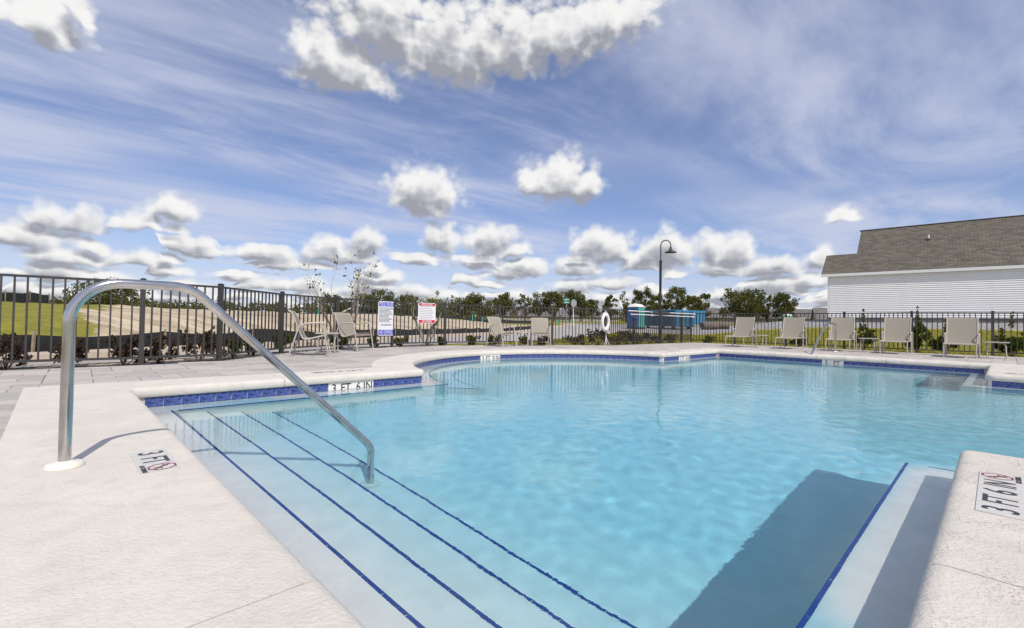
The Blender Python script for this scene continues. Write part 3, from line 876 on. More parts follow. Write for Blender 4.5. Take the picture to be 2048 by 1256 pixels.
# length of the straight run so that the tube ends vertical at u = tgt
run = (tgt-(rr-rr*math.sin(down))*1.0-u_e)/math.cos(down)
s1 = e+dd_*run
pts += [e+dd_*(run*t) for t in (.33, .66)]
c2 = (s1.x/U.x-rr*math.sin(down), s1.z-rr*math.cos(down))
pts += arcpts(c2, rr, math.pi/2-down, 0, 8)
foot = pts[-1]
pts += [Vector((foot.x, foot.y, foot.z-.2)), Vector((foot.x, foot.y, WATER-.71))]
receive(MB().tube(pts, .0245, 20).build('rail', M_STEEL, hr, smooth=True))
fl_me = MB().lathe([(.074, 0), (.074, .008), (.066, .018), (.034, .024), (.026, .030)], 28).mesh('flange', M_FLANGE, True)
link('flange', fl_me, hr, (0, 0, .001))
receive(link('flange', fl_me, hr, (foot.x, foot.y, WATER-.709)))
# grab rail on the far side
gp = Vector((9.78, 13.93)); gw = Vector((8.75, 13.0))
gr = thing('grab_rail', 'slim steel grab rail leaning into the water by the loungers', 'handrail', (gp.x, gp.y, 0))
d = (uv(13.5, (gp-O).dot(V)-.12)-gp)
prof = [(0, 0, -.02), (0, 0, .84), (d.x*.30, d.y*.30, .88), (d.x*1.02, d.y*1.02, -.42)]
receive(MB().tube(bez(prof, 6, .15), .027, 12).build('rail', M_STEEL, gr, smooth=True))
link('flange', fl_me, gr, (0, 0, .001))

# ------------------------------------------------------------------ depth markers
M_TILESHEET = M_MARK
def deck_marker(tiles, centre, xdir, label, z=.0045):
    """row of 6 inch tiles lying on the coping, read along xdir"""
    n = len(tiles); ang = math.atan2(xdir.y, xdir.x)
    o = thing('deck_depth_marker', label, 'depth marker', (centre.x, centre.y, 0), ang)
    S = .152
    tm = MB().box(-S/2+.001, S/2-.001, -S/2, S/2, -.002, z).mesh('tile', M_DECKMARK)
    for i, t_ in enumerate(tiles):
        x = (i-(n-1)/2)*S; tl = link('tile', tm, o, (x, 0, 0))
        if t_ == '@':
            link('lettering', text_mesh('NO DIVING', .026, M_INK, .0012), tl, (0, -.058, z+.0006))
            oct_ = MB(); ro, ri = .060, .051
            for r__ in (ro, ri):
                for a in range(8): oct_.v.append((r__*math.cos(R(22.5+45*a)), .014+r__*math.sin(R(22.5+45*a)), z+.0012))
            oct_.f = [(a, (a+1) % 8, 8+(a+1) % 8, 8+a) for a in range(8)]
            oct_.beam((-.036, .014+.036, z+.0012), (.036, .014-.036, z+.0012), .009, .001)
            oct_.build('prohibition_ring', M_RED, tl)
            fig = MB().beam((-.03, .026, z+.0008), (.012, .004, z+.0008), .009, .0008).beam((.012, .004, z+.0008), (.034, .012, z+.0008), .006, .0008).beam((.0, .012, z+.0008), (.006, -.022, z+.0008), .006, .0008).beam((-.012, .038, z+.0008), (.002, .0, z+.0008), .005, .0008)
            fig.build('diver_figure', M_INK, tl)
        else:
            link('lettering', text_mesh(t_, .150, M_INK, .0015, .80 if len(t_) > 1 else .95), tl, (0, 0, z+.0006))
    return o
deck_marker(['3', 'FT', '@'], Vector((-1.795, 2.34)), VS, '3 FT no diving marker tiles on the coping beside the steps')
deck_marker(['3', 'FT', '6', 'IN', '@'], Vector((2.215, 2.085)), D_N, '3 FT 6 IN no diving marker tiles on the pitted coping above the ledge')
mp = Vector((-2.3, 6.365))-O
deck_marker(['3', 'FT', '6', 'IN', '@'], uv(mp.dot(U), -.36), -U, '3 FT 6 IN marker tiles on coping just behind the straight tiled wall')
deck_marker(['3', 'FT', '6', 'IN', '@'], uv(11.75, -.36), -U, 'depth marker tiles on coping of the short wall past the bay')
deck_marker(['3', 'FT', '@'], uv(11.15, 6.2), -V, 'depth marker tiles on the jutting coping past the lounger side')
def wall_marker(parts, a, d, label, width, zc=TILE_TOP-.0778, bend=None):
    """white tiles in the waterline band; d = to the right seen from the water"""
    ang = math.atan2(d.y, d.x); c = a+d*(width/2)
    o = thing('waterline_depth_marker', label, 'depth marker', (c.x, c.y, zc), ang)
    n = round(width/PITCH); tm = MB().box(-PITCH/2+.001, PITCH/2-.001, -.0045, .003, -.0758, .0758).mesh('tile', M_MARK)
    for i in range(n): receive(link('tile', tm, o, ((i-(n-1)/2)*PITCH, 0, 0)))
    for (t_, x) in parts:
        l = link('lettering', text_mesh(t_, .155, M_INK, .0015, .85), o, (x*width, -.0052, .0)); l.rotation_euler = (R(90), 0, 0); receive(l)
dA = (wT1-wA0).normalized(); dC = (wC-wT2).normalized(); dB = (wB-wC).normalized()
four = [('3', -.38), ('FT', -.13), ('6', .15), ('IN', .37)]
wall_marker(four, wA0+dA*mA[0], dA, '3 FT 6 IN white tiles in the waterline of the straight wall by the steps', mA[1]-mA[0])
p0, d0 = barc(mBay[0]); p1, d1 = barc(mBay[1])
wall_marker([('3', -.38), ('FT', -.13), ('9', .15), ('IN', .37)], p0+(p0-uv(*BC)).normalized()*-.012, (p1-p0).normalized(), '3 FT 9 IN white tiles in the curved waterline of the bay', (p1-p0).length)
wall_marker(four, wT2+dC*mC[0], dC, '3 FT 6 IN white tiles in the waterline of the short wall past the bay', mC[1]-mC[0])
wall_marker([('3', -.30), ('FT', .18)], wC+dB*mB[0], dB, '3 FT white tiles in the waterline beside the grab rail', mB[1]-mB[0])

# ------------------------------------------------------------------ chairs, loungers, tables
def sheet(prof, w, th, m, name, parent, nx=5, sag=0.0):
    """fabric panel that follows the profile (x, z), w wide"""
    b = MB(); n = len(prof)
    for s_ in (0, 1):
        for i, (x, z) in enumerate(prof):
            t = Vector((prof[min(i+1, n-1)][0]-prof[max(i-1, 0)][0], prof[min(i+1, n-1)][1]-prof[max(i-1, 0)][1])).normalized()
            for j in range(nx):
                y = (j/(nx-1)-.5)*w; dip = sag*(1-(2*j/(nx-1)-1)**2)
                b.v.append((x+t.y*(th*s_+dip), y, z-t.x*(th*s_+dip)))
    N = n*nx
    for i in range(n-1):
        for j in range(nx-1):
            q = (i*nx+j, i*nx+j+1, (i+1)*nx+j+1, (i+1)*nx+j); b.f.append(q); b.f.append(tuple(N+x for x in q[::-1]))
    rim = [i*nx for i in range(n)]+[(n-1)*nx+j for j in range(1, nx)]+[i*nx+nx-1 for i in range(n-2, -1, -1)]+[j for j in range(nx-2, 0, -1)]
    for i in range(len(rim)):
        a, c = rim[i], rim[(i+1) % len(rim)]; b.f.append((a, c, N+c, N+a))
    return b.build(name, m, parent, smooth=True)
def curve2(pts, n=8):
    """smooth curve through (x, z) points"""
    out = []
    P = [pts[0]]+list(pts)+[pts[-1]]
    for i in range(1, len(P)-2):
        p0, p1, p2, p3 = (Vector(P[i+k]) for k in (-1, 0, 1, 2))
        for j in range(n):
            t = j/n
            out.append(tuple(.5*((2*p1)+(p2-p0)*t+(2*p0-5*p1+4*p2-p3)*t*t+(3*p1-p0-3*p2+p3)*t**3)))
    out.append(tuple(pts[-1])); return out
def make_chair():
    t = thing('patio_chair', 'x x x x', 'chair', (0, 0, 0))
    prof = curve2([(.27, .415), (.10, .375), (-.06, .335), (-.155, .345), (-.20, .42), (-.27, .60), (-.345, .79), (-.39, .865), (-.435, .885)], 5)
    sheet(prof, .50, .006, M_SLING, 'sling', t, 5, .012)
    for s_ in (-1, 1):
        y = .262*s_; yo = .292*s_
        MB().tube([(x, y, z) for x, z in prof], .0125, 8).build('sling_rail', M_FRAME, t, True)
        MB().tube(bez([(.315, yo, .012), (.235, yo, .44), (.19, yo, .63)], 4, .08), .0145, 8).build('front_leg', M_FRAME, t, True)
        MB().tube(bez([(.19, yo, .63), (.165, yo, .665), (-.10, yo, .645), (-.225, yo, .60)], 5, .06), .0150, 8).build('armrest', M_FRAME, t, True)
        MB().tube([(-.225, yo, .60), (-.30, yo, .36), (-.40, yo, .012)], .0145, 8).build('rear_leg', M_FRAME, t, True)
        MB().beam((-.205, y*.98, .56), (-.235, yo, .56), .02, .02).build('bracket', M_FRAME, t)
    MB().tube([(.245, -.29, .375), (.245, .29, .375)], .0125, 8).build('crossbar', M_FRAME, t, True)
    MB().tube([(-.365, -.29, .10), (-.365, .29, .10)], .011, 8).build('stretcher', M_FRAME, t, True)
    return t
def place(proto, first, loc, rz, label, group=None):
    o = proto if first else copy_tree(proto)
    o.location = (loc[0], loc[1], loc[2] if len(loc) > 2 else -.004); o.rotation_euler = (0, 0, rz); tag(o, label, None, group); return o
ch = make_chair()
for i, (x, y, a, lab) in enumerate(((-4.02, 9.35, 18, 'beige sling armchair by the fence corner, turned away from the blue rules sign'), (-3.72, 10.95, -20, 'beige sling armchair standing in front of the blue rules sign'),
                                    (-.28, 14.0, -42, 'beige sling armchair turned towards the small table below the fence'), (.92, 14.72, -88, 'beige sling armchair facing the pool squarely beside the street signs'))):
    place(ch, i == 0, (x, y), R(a), lab, 'sling armchairs on the patio')

def make_lounger():
    t = thing('sun_lounger', 'x x x x', 'sun lounger')
    # local x points from the foot end (x=0) to the head
    sheet([(.02, .372), (.3, .36), (.62, .352), (.86, .356)], .585, .006, M_SLING, 'seat_sling', t, 5, .015)
    bp = [(.86, .375), (.93, .52), (1.02, .76), (1.115, 1.03), (1.135, 1.075)]
    sheet(curve2(bp, 4), .60, .006, M_SLING, 'back_sling', t, 5, .012)
    for s_ in (-1, 1):
        y = .305*s_; yo = .335*s_
        MB().tube(bez([(.0, y, .372), (.5, y, .372), (1.45, y, .372)], 4, .05), .0155, 8).build('side_rail', M_FRAME, t, True)
        MB().tube([(x, y, z) for x, z in curve2(bp, 4)], .0135, 8).build('back_rail', M_FRAME, t, True)
        MB().tube([(.035, y, .372), (.02, y, .2), (.0+.05, y, .012)], .0145, 8).build('front_leg', M_FRAME, t, True)
        MB().tube(bez([(.80, yo, .012), (.83, yo, .40), (.85, yo, .60)], 4, .05), .0145, 8).build('middle_leg', M_FRAME, t, True)
        MB().tube(bez([(.85, yo, .60), (.87, yo, .635), (1.20, yo, .635), (1.235, yo, .60)], 5, .05), .0155, 8).build('armrest', M_FRAME, t, True)
        MB().tube([(1.235, yo, .60), (1.25, yo, .38), (1.31, yo, .012)], .0145, 8).build('rear_leg', M_FRAME, t, True)
    for x in (.02, .84, 1.44):
        MB().tube([(x, -.305, .36), (x, .305, .36)], .0125, 8).build('crossbar', M_FRAME, t, True)
    return t
lo = make_lounger()
fronts = [((7.82, 16.2), 'reclined beige lounger at the lamp post end of the lounger row'), ((9.05, 15.25), 'reclined beige lounger between the first side table and the grab rail'), ((10.13, 14.35), 'reclined beige lounger standing behind the steel grab rail'),
          ((11.02, 13.32), 'reclined beige lounger between the middle side table and a bushy juniper'), ((11.68, 12.03), 'reclined beige lounger between a bushy juniper and the last side table')]
for i, ((x, y), lab) in enumerate(fronts):
    place(lo, i == 0, (x, y), math.atan2(U.y, U.x)+R([2, 3, 4, 2, 0][i]), lab, 'sun loungers in a row')
def make_table():
    t = thing('side_table', 'x x x x', 'table')
    bm = bmesh.new(); bmesh.ops.create_cube(bm, size=1); bmesh.ops.scale(bm, vec=(.47, .47, .022), verts=bm.verts)
    bmesh.ops.bevel(bm, geom=[e for e in bm.edges if abs(e.verts[0].co.z-e.verts[1].co.z) > .01], offset=.04, segments=3, affect='EDGES')
    me = bpy.data.meshes.new('table_top'); bm.to_mesh(me); bm.free(); me.materials.append(M_FRAME); link('table_top', me, t, (0, 0, .425))
    for sx in (-1, 1):
        for sy in (-1, 1):
            MB().tube(bez([(sx*.10, sy*.10, .41), (sx*.165, sy*.165, .36), (sx*.175, sy*.175, .012)], 5, .08), .0135, 8).build('leg', M_FRAME, t, True)
    return t
tb = make_table()
for i, (x, y, a, lab) in enumerate(((-4.02, 10.12, 10, 'small beige table between the two armchairs by the blue sign'), (.34, 14.52, 0, 'small beige table between the two armchairs below the street signs'), (8.72, 16.25, 43, 'small beige table beside the lounger at the lamp post end'),
                                    (10.95, 14.15, 43, 'small beige table between the grab rail lounger and its neighbour'), (12.78, 12.15, 43, 'small beige table past the last lounger in the row'))):
    place(tb, i == 0, (x, y), R(a), lab, 'small side tables')

# ------------------------------------------------------------------ things hung on the fence
M_SIGN = mat('sign_white', (.78, .78, .79), .35); M_SBLUE = mat('sign_blue', (.012, .02, .50), .35); M_SRED = mat('sign_red', (.55, .015, .025), .35); M_SINK = mat('sign_ink', (.10, .10, .13), .5)
def rules_sign(loc, d, w, h, colour, label, lines, extra):
    ang = math.atan2(d.y, d.x)
    o = thing('pool_rules_sign', label, 'sign', loc, ang)
    bm = bmesh.new(); bmesh.ops.create_cube(bm, size=1); bmesh.ops.scale(bm, vec=(w, .004, h), verts=bm.verts)
    bmesh.ops.bevel(bm, geom=[e for e in bm.edges if abs(e.verts[0].co.y-e.verts[1].co.y) > .001], offset=.025, segments=3, affect='EDGES')
    me = bpy.data.meshes.new('panel'); bm.to_mesh(me); bm.free(); me.materials.append(M_SIGN); link('panel', me, o)
    def band(z, hh): return MB().box(-w*.46, w*.46, -.0035, -.0015, z-hh/2, z+hh/2).build('band', colour, o)
    def txt(s_, size, z, m, sx=1, bold=.001, x=0, align='CENTER'):
        l = link('lettering', text_mesh(s_, size, m, bold, sx, align), o, (x, -.0045, z)); l.rotation_euler = (R(90), 0, 0)
    th = h*.14 if extra else h*.15
    band(h*.415, h*.12); txt('POOL RULES', h*.135 if extra else h*.13, h*.415, M_SIGN, .62 if extra else .85)
    band(-h*.405, h*.14); txt('NO DIVING', h*.14, -h*.405, M_SIGN, .62 if extra else .75)
    rnd = random.Random(int(w*1000))
    b = MB(); n = lines; z1, z0 = h*.31, (-h*.10 if extra else -h*.28)
    for i in range(n):     # lines of small print, too small to read
        z = z1+(z0-z1)*i/(n-1); x = -w*.43; x1 = w*rnd.uniform(.15, .43)
        while x < x1:
            l_ = rnd.uniform(.015, .05); b.box(x, min(x+l_, x1), -.0032, -.0022, z-h*.010, z+h*.010); x += l_+.010
    b.build('small_print', M_SINK, o)
    if extra:
        txt('POOL MAXIMUM DEPTH', h*.055, -h*.19, M_SINK, .62, .001)
    return o
d = (FEN[6]-FEN[5]).normalized(); nrm = Vector((d.y, -d.x))
c = FEN[5]+d*1.42+nrm*.03
rules_sign((c.x, c.y, .775), d, .52, .93, M_SBLUE, 'tall pool rules sign with blue bands hung on the fence', 12, True)
d = (FEN[7]-FEN[6]).normalized(); nrm = Vector((d.y, -d.x)); c = FEN[6]+d*1.10+nrm*.03
rules_sign((c.x, c.y, .955), d, .60, .60, M_SRED, 'squarer pool rules sign with red bands hung on the fence', 8, False)

# life ring on its post
lp = FEN[10]; lr = thing('life_ring', 'white life ring hanging on a fence post with loose rope', 'life ring', (lp.x-.02, lp.y-.10, .80), R(38))
def torus(R1, r1, n=36, m=12, sy=1):
    b = MB()
    for i in range(n):
        a = 2*math.pi*i/n
        for j in range(m):
            c_ = 2*math.pi*j/m; rr_ = R1+r1*math.cos(c_); b.v.append((rr_*math.cos(a)*.62, r1*.8*math.sin(c_), rr_*math.sin(a)))
    for i in range(n):
        for j in range(m): b.f.append((i*m+j, ((i+1) % n)*m+j, ((i+1) % n)*m+(j+1) % m, i*m+(j+1) % m))
    return b
torus(.255, .068).build('ring', M_WHITE, lr, True)
for k_ in range(4):
    a = R(45+90*k_); MB().tube([(math.cos(a+t)*.335*.62, -.01, math.sin(a+t)*.335) for t in [x*.1-.7 for x in range(15)]], .007, 6).build('grab_rope', M_ROPE, lr, True)
MB().tube([(0, .04, .40), (.0, -.05, .33), (.0, -.05, .20)], .009, 6).build('hook', M_WHITE, lr, True)
rp = [(.02, -.06, -.30), (.05, -.08, -.42), (.13, -.07, -.38), (.14, -.06, -.30)]
MB().tube(bez(rp, 5, .06), .009, 6).build('rope', M_ROPE, lr, True)
for k_, (dx, zz) in enumerate(((-.14, -.79), (.10, -.79), (-.05, -.79))):
    MB().tube(bez([(-.02, -.05, -.30), (-.03, -.07, -.55), (dx, -.10, zz)], 5, .1), .009, 6).build('rope', M_ROPE, lr, True)
MB().tube([(.15, -.06, -.24), (.16, -.06, -.34)], .022, 8).build('float', M_RED, lr, True)
# rescue poles
M_BLUEP = mat('blue_plastic', (.04, .18, .5), .4)
A_, B_ = FEN[10]+(FEN[11]-FEN[10])*.72, FEN[14]
d = (FEN[13]-FEN[11]).normalized(); nrm = Vector((d.y, -d.x))
for (z, off, l0, l1, hook, lab) in ((1.225, .07, 0.0, 5.15, False, 'upper white rescue pole hung along the fence'), (1.10, .08, .12, 5.0, True, 'lower white rescue pole with a blue hook end on the fence')):
    a = A_+nrm*off+d*l0; b_ = A_+nrm*off+d*l1
    o = thing('rescue_pole', lab, 'rescue pole', (a.x, a.y, z))
    e_ = b_-a
    MB().tube([(0, 0, 0), (e_.x, e_.y, 0)], .017, 8).build('pole', M_WHITE, o, True)
    if hook: MB().tube(bez([(0, 0, 0), (-.12*d.x, -.12*d.y, .06), (.10*d.x, .10*d.y, -.06), (.45*d.x, .45*d.y, -.13)], 6, .1), .014, 8).build('hook', M_BLUEP, o, True)
    for t_ in (.3, .97): MB().box(e_.x*t_-.02, e_.x*t_+.02, e_.y*t_-.03, e_.y*t_+.06, -.03, .03).build('bracket', M_WHITE, o)

# ------------------------------------------------------------------ clubhouse beyond the fence
WD = Vector((.743, -.669)); ND = Vector((.669, .743))
HC = Vector((21.06, 30.75)); HB, HE = 1.45, 4.18
house = thing('clubhouse', 'low building with pale grey vinyl siding and brown shingle roof', 'building', (HC.x, HC.y, 0), math.atan2(WD.y, WD.x))
# local frame: x along the wall to the right, y away from the pool
M_SIDE = mat('pale_vinyl_siding', (.88, .865, .855), .5, (.85, .835, .825), 1.5)
M_TRIMW = mat('white_trim', (.80, .80, .80), .5)
M_BASE = mat('foundation', (.17, .165, .165), .9, (.10, .10, .10), 5)
HL, HD = 19.0, 11.0
MB().box(0.02, HL, .02, HD, HB-.05, HE-.02).build('wall', M_SIDE, house)
MB().box(.03, HL, .03, HD, HB-1.2, HB-.05).build('foundation', M_BASE, house)
rows_ = 22; bh = (HE-HB-.12)/rows_
bm_ = MB().add([(.09, 0, 0), (HL, 0, 0), (HL, -.044, 0), (.09, -.044, 0), (.09, -.004, bh), (HL, -.004, bh), (HL, 0, bh), (.09, 0, bh)], [(0, 1, 2, 3), (3, 2, 5, 4), (4, 5, 6, 7), (0, 3, 4, 7), (1, 6, 5, 2)]).mesh('siding_board', M_SIDE)
for i in range(rows_): link('siding_board', bm_, house, (0, .018, HB+.02+i*bh))
ge_ = MB().add([(0, .09, 0), (0, HD, 0), (-.022, HD, 0), (-.022, .09, 0), (-.004, .09, bh), (-.004, HD, bh), (0, HD, bh), (0, .09, bh)], [(3, 2, 1, 0), (4, 5, 2, 3), (7, 6, 5, 4), (0, 7, 4, 3)]).mesh('siding_board', M_SIDE)
for i in range(rows_): link('siding_board', ge_, house, (.018, 0, HB+.02+i*bh))
MB().box(-.012, .085, -.012, .085, HB, HE-.03).build('corner_trim', M_TRIMW, house)
def shingle_mat():
    m = bpy.data.materials.new('asphalt_shingle'); m.use_nodes = True; k = NT(m.node_tree); b = m.node_tree.nodes['Principled BSDF']
    tc = k.n('ShaderNodeTexCoord').outputs['Object']
    br_ = k.n('ShaderNodeTexBrick', offset=.5); k.put(br_.inputs['Vector'], tc)
    br_.inputs['Scale'].default_value = 1.0; br_.inputs['Brick Width'].default_value = .33; br_.inputs['Row Height'].default_value = .145
    br_.inputs['Mortar Size'].default_value = .012; br_.inputs['Bias'].default_value = 0
    k.put(br_.inputs['Color1'], (.17, .146, .106)); k.put(br_.inputs['Color2'], (.062, .054, .042)); k.put(br_.inputs['Mortar'], (.045, .04, .034))
    c = k.mix(k.m('MULTIPLY', k.noise(tc, 1.1, 4, .6), .35), br_.outputs['Color'], (.12, .10, .082))
    c = k.mix(k.smooth(k.noise(tc, 45, 2, .5), .5, .75), c, (.16, .15, .125))
    k.put(b.inputs['Base Color'], c); b.inputs['Roughness'].default_value = .9
    bn = k.n('ShaderNodeBump'); bn.inputs['Strength'].default_value = .8; bn.inputs['Distance'].default_value = .02; bn.invert = True
    k.put(bn.inputs['Height'], br_.outputs['Fac']); k.put(b.inputs['Normal'], bn.outputs[0]); return m
M_SHING = shingle_mat()
SL = .70; OV, GL = .16, .35; R1, R2_ = 2.15, 4.95; sl_ang = math.atan(SL)
def slope(x0, x1, y0, y1, name='roof_slope', back=None):
    """roof plane between runs y0 and y1 measured from the eave; its own frame lies in the plane"""
    L = math.hypot(1, SL); b = MB().box(x0, x1, y0*L, y1*L, -.05, .03)
    o = b.build(name, M_SHING, house)
    if back is None: o.location = (-GL, -OV, HE+.10); o.rotation_euler = (sl_ang, 0, 0)
    else: o.location = (-GL, -OV+2*back, HE+.10); o.rotation_euler = (-sl_ang, 0, 0)
    return o
slope(0, 1.72, 0, R1); slope(1.724, HL+.7, 0, R2_)
slope(0, 1.72, -R1, 0, back=R1); slope(1.724, HL+.7, -R2_, 0, back=R2_)
MB().box(-GL, HL+.4, -OV-.03, -OV+.0, HE-.06, HE+.11).build('fascia', M_TRIMW, house)
MB().box(-GL, HL+.4, -OV+.002, .03, HE-.06, HE-.03).build('soffit', M_TRIMW, house)
for (x, yr) in ((-GL, R1), (1.37, R2_)):       # gable ends and rakes
    z0 = HE+.06; g_ = MB(); xo = x+(GL if x < 0 else .34)
    g_.add([(xo, -OV+.5, z0), (xo, -OV+2*yr-.5, z0), (xo, -OV+yr, z0+yr*SL-.06), (xo+.1, -OV+.5, z0), (xo+.1, -OV+2*yr-.5, z0), (xo+.1, -OV+yr, z0+yr*SL-.06)], [(0, 2, 1), (3, 4, 5), (0, 1, 4, 3), (1, 2, 5, 4), (2, 0, 3, 5)])
    g_.build('gable', M_SIDE, house)
    MB().beam((x+.012, -OV, HE+.045), (x+.012, -OV+yr, HE+.045+yr*SL), .03, .12, (0, 0, 1)).build('rake_board', M_TRIMW, house)
MB().tube([(1.3, -OV+R2_, HE+.15+R2_*SL), (HL+.3, -OV+R2_, HE+.15+R2_*SL)], .055, 6).build('ridge_cap', M_DARK, house)
vy = 3.2; vx = 5.0
vt = link('vent_pipe', MB().lathe([(.05, 0), (.05, .30)], 10).mesh('vent_pipe', M_TRIMW, True), house, (vx, -OV+vy, HE+.12+vy*SL))
link('flashing', MB().lathe([(.20, -.06), (.14, .03), (.06, .07)], 12).mesh('flashing', M_DARK, True), vt)

# ------------------------------------------------------------------ lamp post just outside the fence
lz = terrain(6.22, 19.35)
lamp = thing('street_lamp', 'black gooseneck lamp post with a bell shade behind the fence', 'street lamp', (6.20, 19.30, lz), R(-6))
zt = 4.30-lz
MB().lathe([(.14, 0), (.14, .10), (.09, .22), (.062, .30), (.055, .9), (.052, zt-.95), (.06, zt-.93), (.06, zt-.88), (.04, zt-.86)], 14).build('pole', M_DARK, lamp, True)
neck = [(0, 0, zt-.88), (0, 0, zt-.30)]+[(.20-.20*math.cos(R(a)), 0, zt-.22+.20*math.sin(R(a))) for a in range(0, 181, 15)]+[(.40, 0, zt-.40)]
MB().tube(neck, .022, 10).build('gooseneck', M_DARK, lamp, True)
MB().lathe([(.035, .16), (.05, .12), (.065, .05), (.10, .0), (.235, -.055), (.245, -.075), (.22, -.07), (.08, -.01)][::-1], 22).build('shade', M_DARK, lamp, True).location = (.40, 0, zt-.46)

# ------------------------------------------------------------------ building-site things past the street
M_TEAL = mat('teal_plastic', (.05, .36, .29), .5, (.07, .42, .34), 3); M_NAVY = mat('blue_plastic_wall', (.018, .085, .33), .5, (.03, .11, .38), 3); M_CREAM = mat('cream_roof', (.72, .70, .62), .5)
def toilet(loc, rz, label, side):
    o = thing('portable_toilet', label, 'portable toilet', loc, rz)
    w, h = .54, 2.0
    MB().box(-w, w, -w, w, .12, h).build('body', side, o)
    MB().box(-w-.05, w+.05, -w-.05, w+.05, 0, .12).build('skid', M_DARK, o)
    dr = MB().box(-w*.82, w*.82, -w-.03, -w, .18, h-.06).build('door', M_TEAL, o)
    for i in range(5): MB().box(-w*.7+i*w*.35-.035, -w*.7+i*w*.35+.035, -w-.055, -w-.03, .25, h-.14).build('door_rib', M_TEAL, dr)
    for s_ in (-1, 1):
        for i in range(4): MB().box(s_*w if s_ > 0 else -w-.03, s_*w+.03 if s_ > 0 else -w, -w*.8+i*w*.52-.05, -w*.8+i*w*.52+.05, .2, h-.1).build('side_rib', side, o)
    b = MB(); n = 9                      # domed roof
    for i in range(n+1):
        for j in range(n+1):
            x = (i/n*2-1); y = (j/n*2-1); b.v.append((x*(w+.06), y*(w+.06), h+.30*(1-abs(x)**3.2)**.6*(1-abs(y)**3.2)**.6))
    for i in range(n):
        for j in range(n): b.f.append((i*(n+1)+j, (i+1)*(n+1)+j, (i+1)*(n+1)+j+1, i*(n+1)+j+1))
    b.box(-w-.06, w+.06, -w-.06, w+.06, h-.02, h+.02); b.build('roof', M_CREAM, o, True)
    MB().lathe([(.05, h-.2), (.05, h+.42)], 8, (w*.7, w*.7, 0)).build('vent_stack', M_CREAM, o, True)
tx, ty = 11.25, 41.8
toilet((tx, ty, terrain(tx, ty)), R(40), 'portable toilet with teal ribbed door, blue side and cream domed roof', M_NAVY)
tx, ty = 50.8, 85.0
toilet((tx, ty, terrain(tx, ty)-.2), R(12), 'all teal portable toilet standing alone on the gravel far past the dumpsters', M_TEAL)
M_DUMP = mat('dumpster_blue', (.022, .115, .20), .6, (.018, .085, .15), 2); M_DUMPL = mat('dumpster_light_blue', (.055, .25, .40), .6, (.045, .20, .33), 2)
def dumpster(loc, rz, L, W, H, label):
    """x = 0 is the ribbed end; the long side runs along +x"""
    o = thing('dumpster', label, 'dumpster', loc, rz); t = .06
    MB().box(0, L, 0, t, .25, H).box(0, L, W-t, W, .25, H).box(L-t, L, t, W-t, .25, H).box(t, L-t, t, W-t, .25, .33).build('tub', M_DUMP, o)
    MB().box(-.02, t, -.002, W+.002, .25, H+.002).build('end_gate', M_DUMPL, o)
    for i in range(6): MB().box(-.11, -.02, .08+i*(W-.26)/5, .20+i*(W-.26)/5, .28, H-.05).build('end_rib', M_DUMPL, o)
    n = int(L/.6)
    for i in range(n):
        for y in (-.07, W): MB().box(.15+i*(L-.3)/n, .26+i*(L-.3)/n, y, y+.07, .28, H-.08).build('side_rib', M_DUMP, o)
    for y in (-.09, W-.01): MB().box(0, L, y, y+.10, H-.08, H+.03).build('rim', M_DUMPL, o)
    MB().box(.1, L, -.075, -.01, .85, .97).build('rub_rail', M_DUMP, o)
    for x in (.4, L-.5):
        for y in (.15, W-.30): MB().tube([(x, y, .13), (x, y+.15, .13)], .13, 12).build('wheel', M_DARK, o)
dx, dy = 16.6, 42.1; dumpster((dx, dy, terrain(dx, dy)), R(118), 4.0, 2.35, 1.72, 'bright blue open dumpster beside the portable toilet')
dx, dy = 20.4, 48.6; dumpster((dx, dy, terrain(dx, dy)), R(96), 4.6, 2.35, 1.72, 'lighter blue dumpster standing behind the grey rolls')
M_ROLL = mat('matting', (.20, .17, .14), .95, (.12, .10, .085), 4, [(20, .6, 4)])
for (x, y, rz, r_, l_, lab) in ((18.0, 42.0, 12, .36, 1.5, 'grey brown roll lying on the gravel in front of the dumpster'), (19.6, 43.2, -20, .33, 1.4, 'smaller grey brown roll lying past the dumpster end')):
    b = MB(); n = 22; m_ = 9
    for i in range(m_+1):
        for j in range(n):
            a = 2*math.pi*j/n; rr_ = r_*(1+.10*noise.noise((i*.6, math.cos(a)*1.5, math.sin(a)*1.5+x)))*(1 if 0 < i < m_ else .9)
            b.v.append(((i/m_-.5)*l_, rr_*math.cos(a), r_*.92+rr_*math.sin(a)))
    for i in range(m_):
        for j in range(n): b.f.append((i*n+j, i*n+(j+1) % n, (i+1)*n+(j+1) % n, (i+1)*n+j))
    b.f += [tuple(range(n))[::-1], tuple(range(m_*n, (m_+1)*n))]
    o = tag(b.build('matting_roll', M_ROLL, smooth=True), lab, 'roll', 'rolls on the gravel'); o.location = (x, y, terrain(x, y)); o.rotation_euler = (0, 0, R(rz))
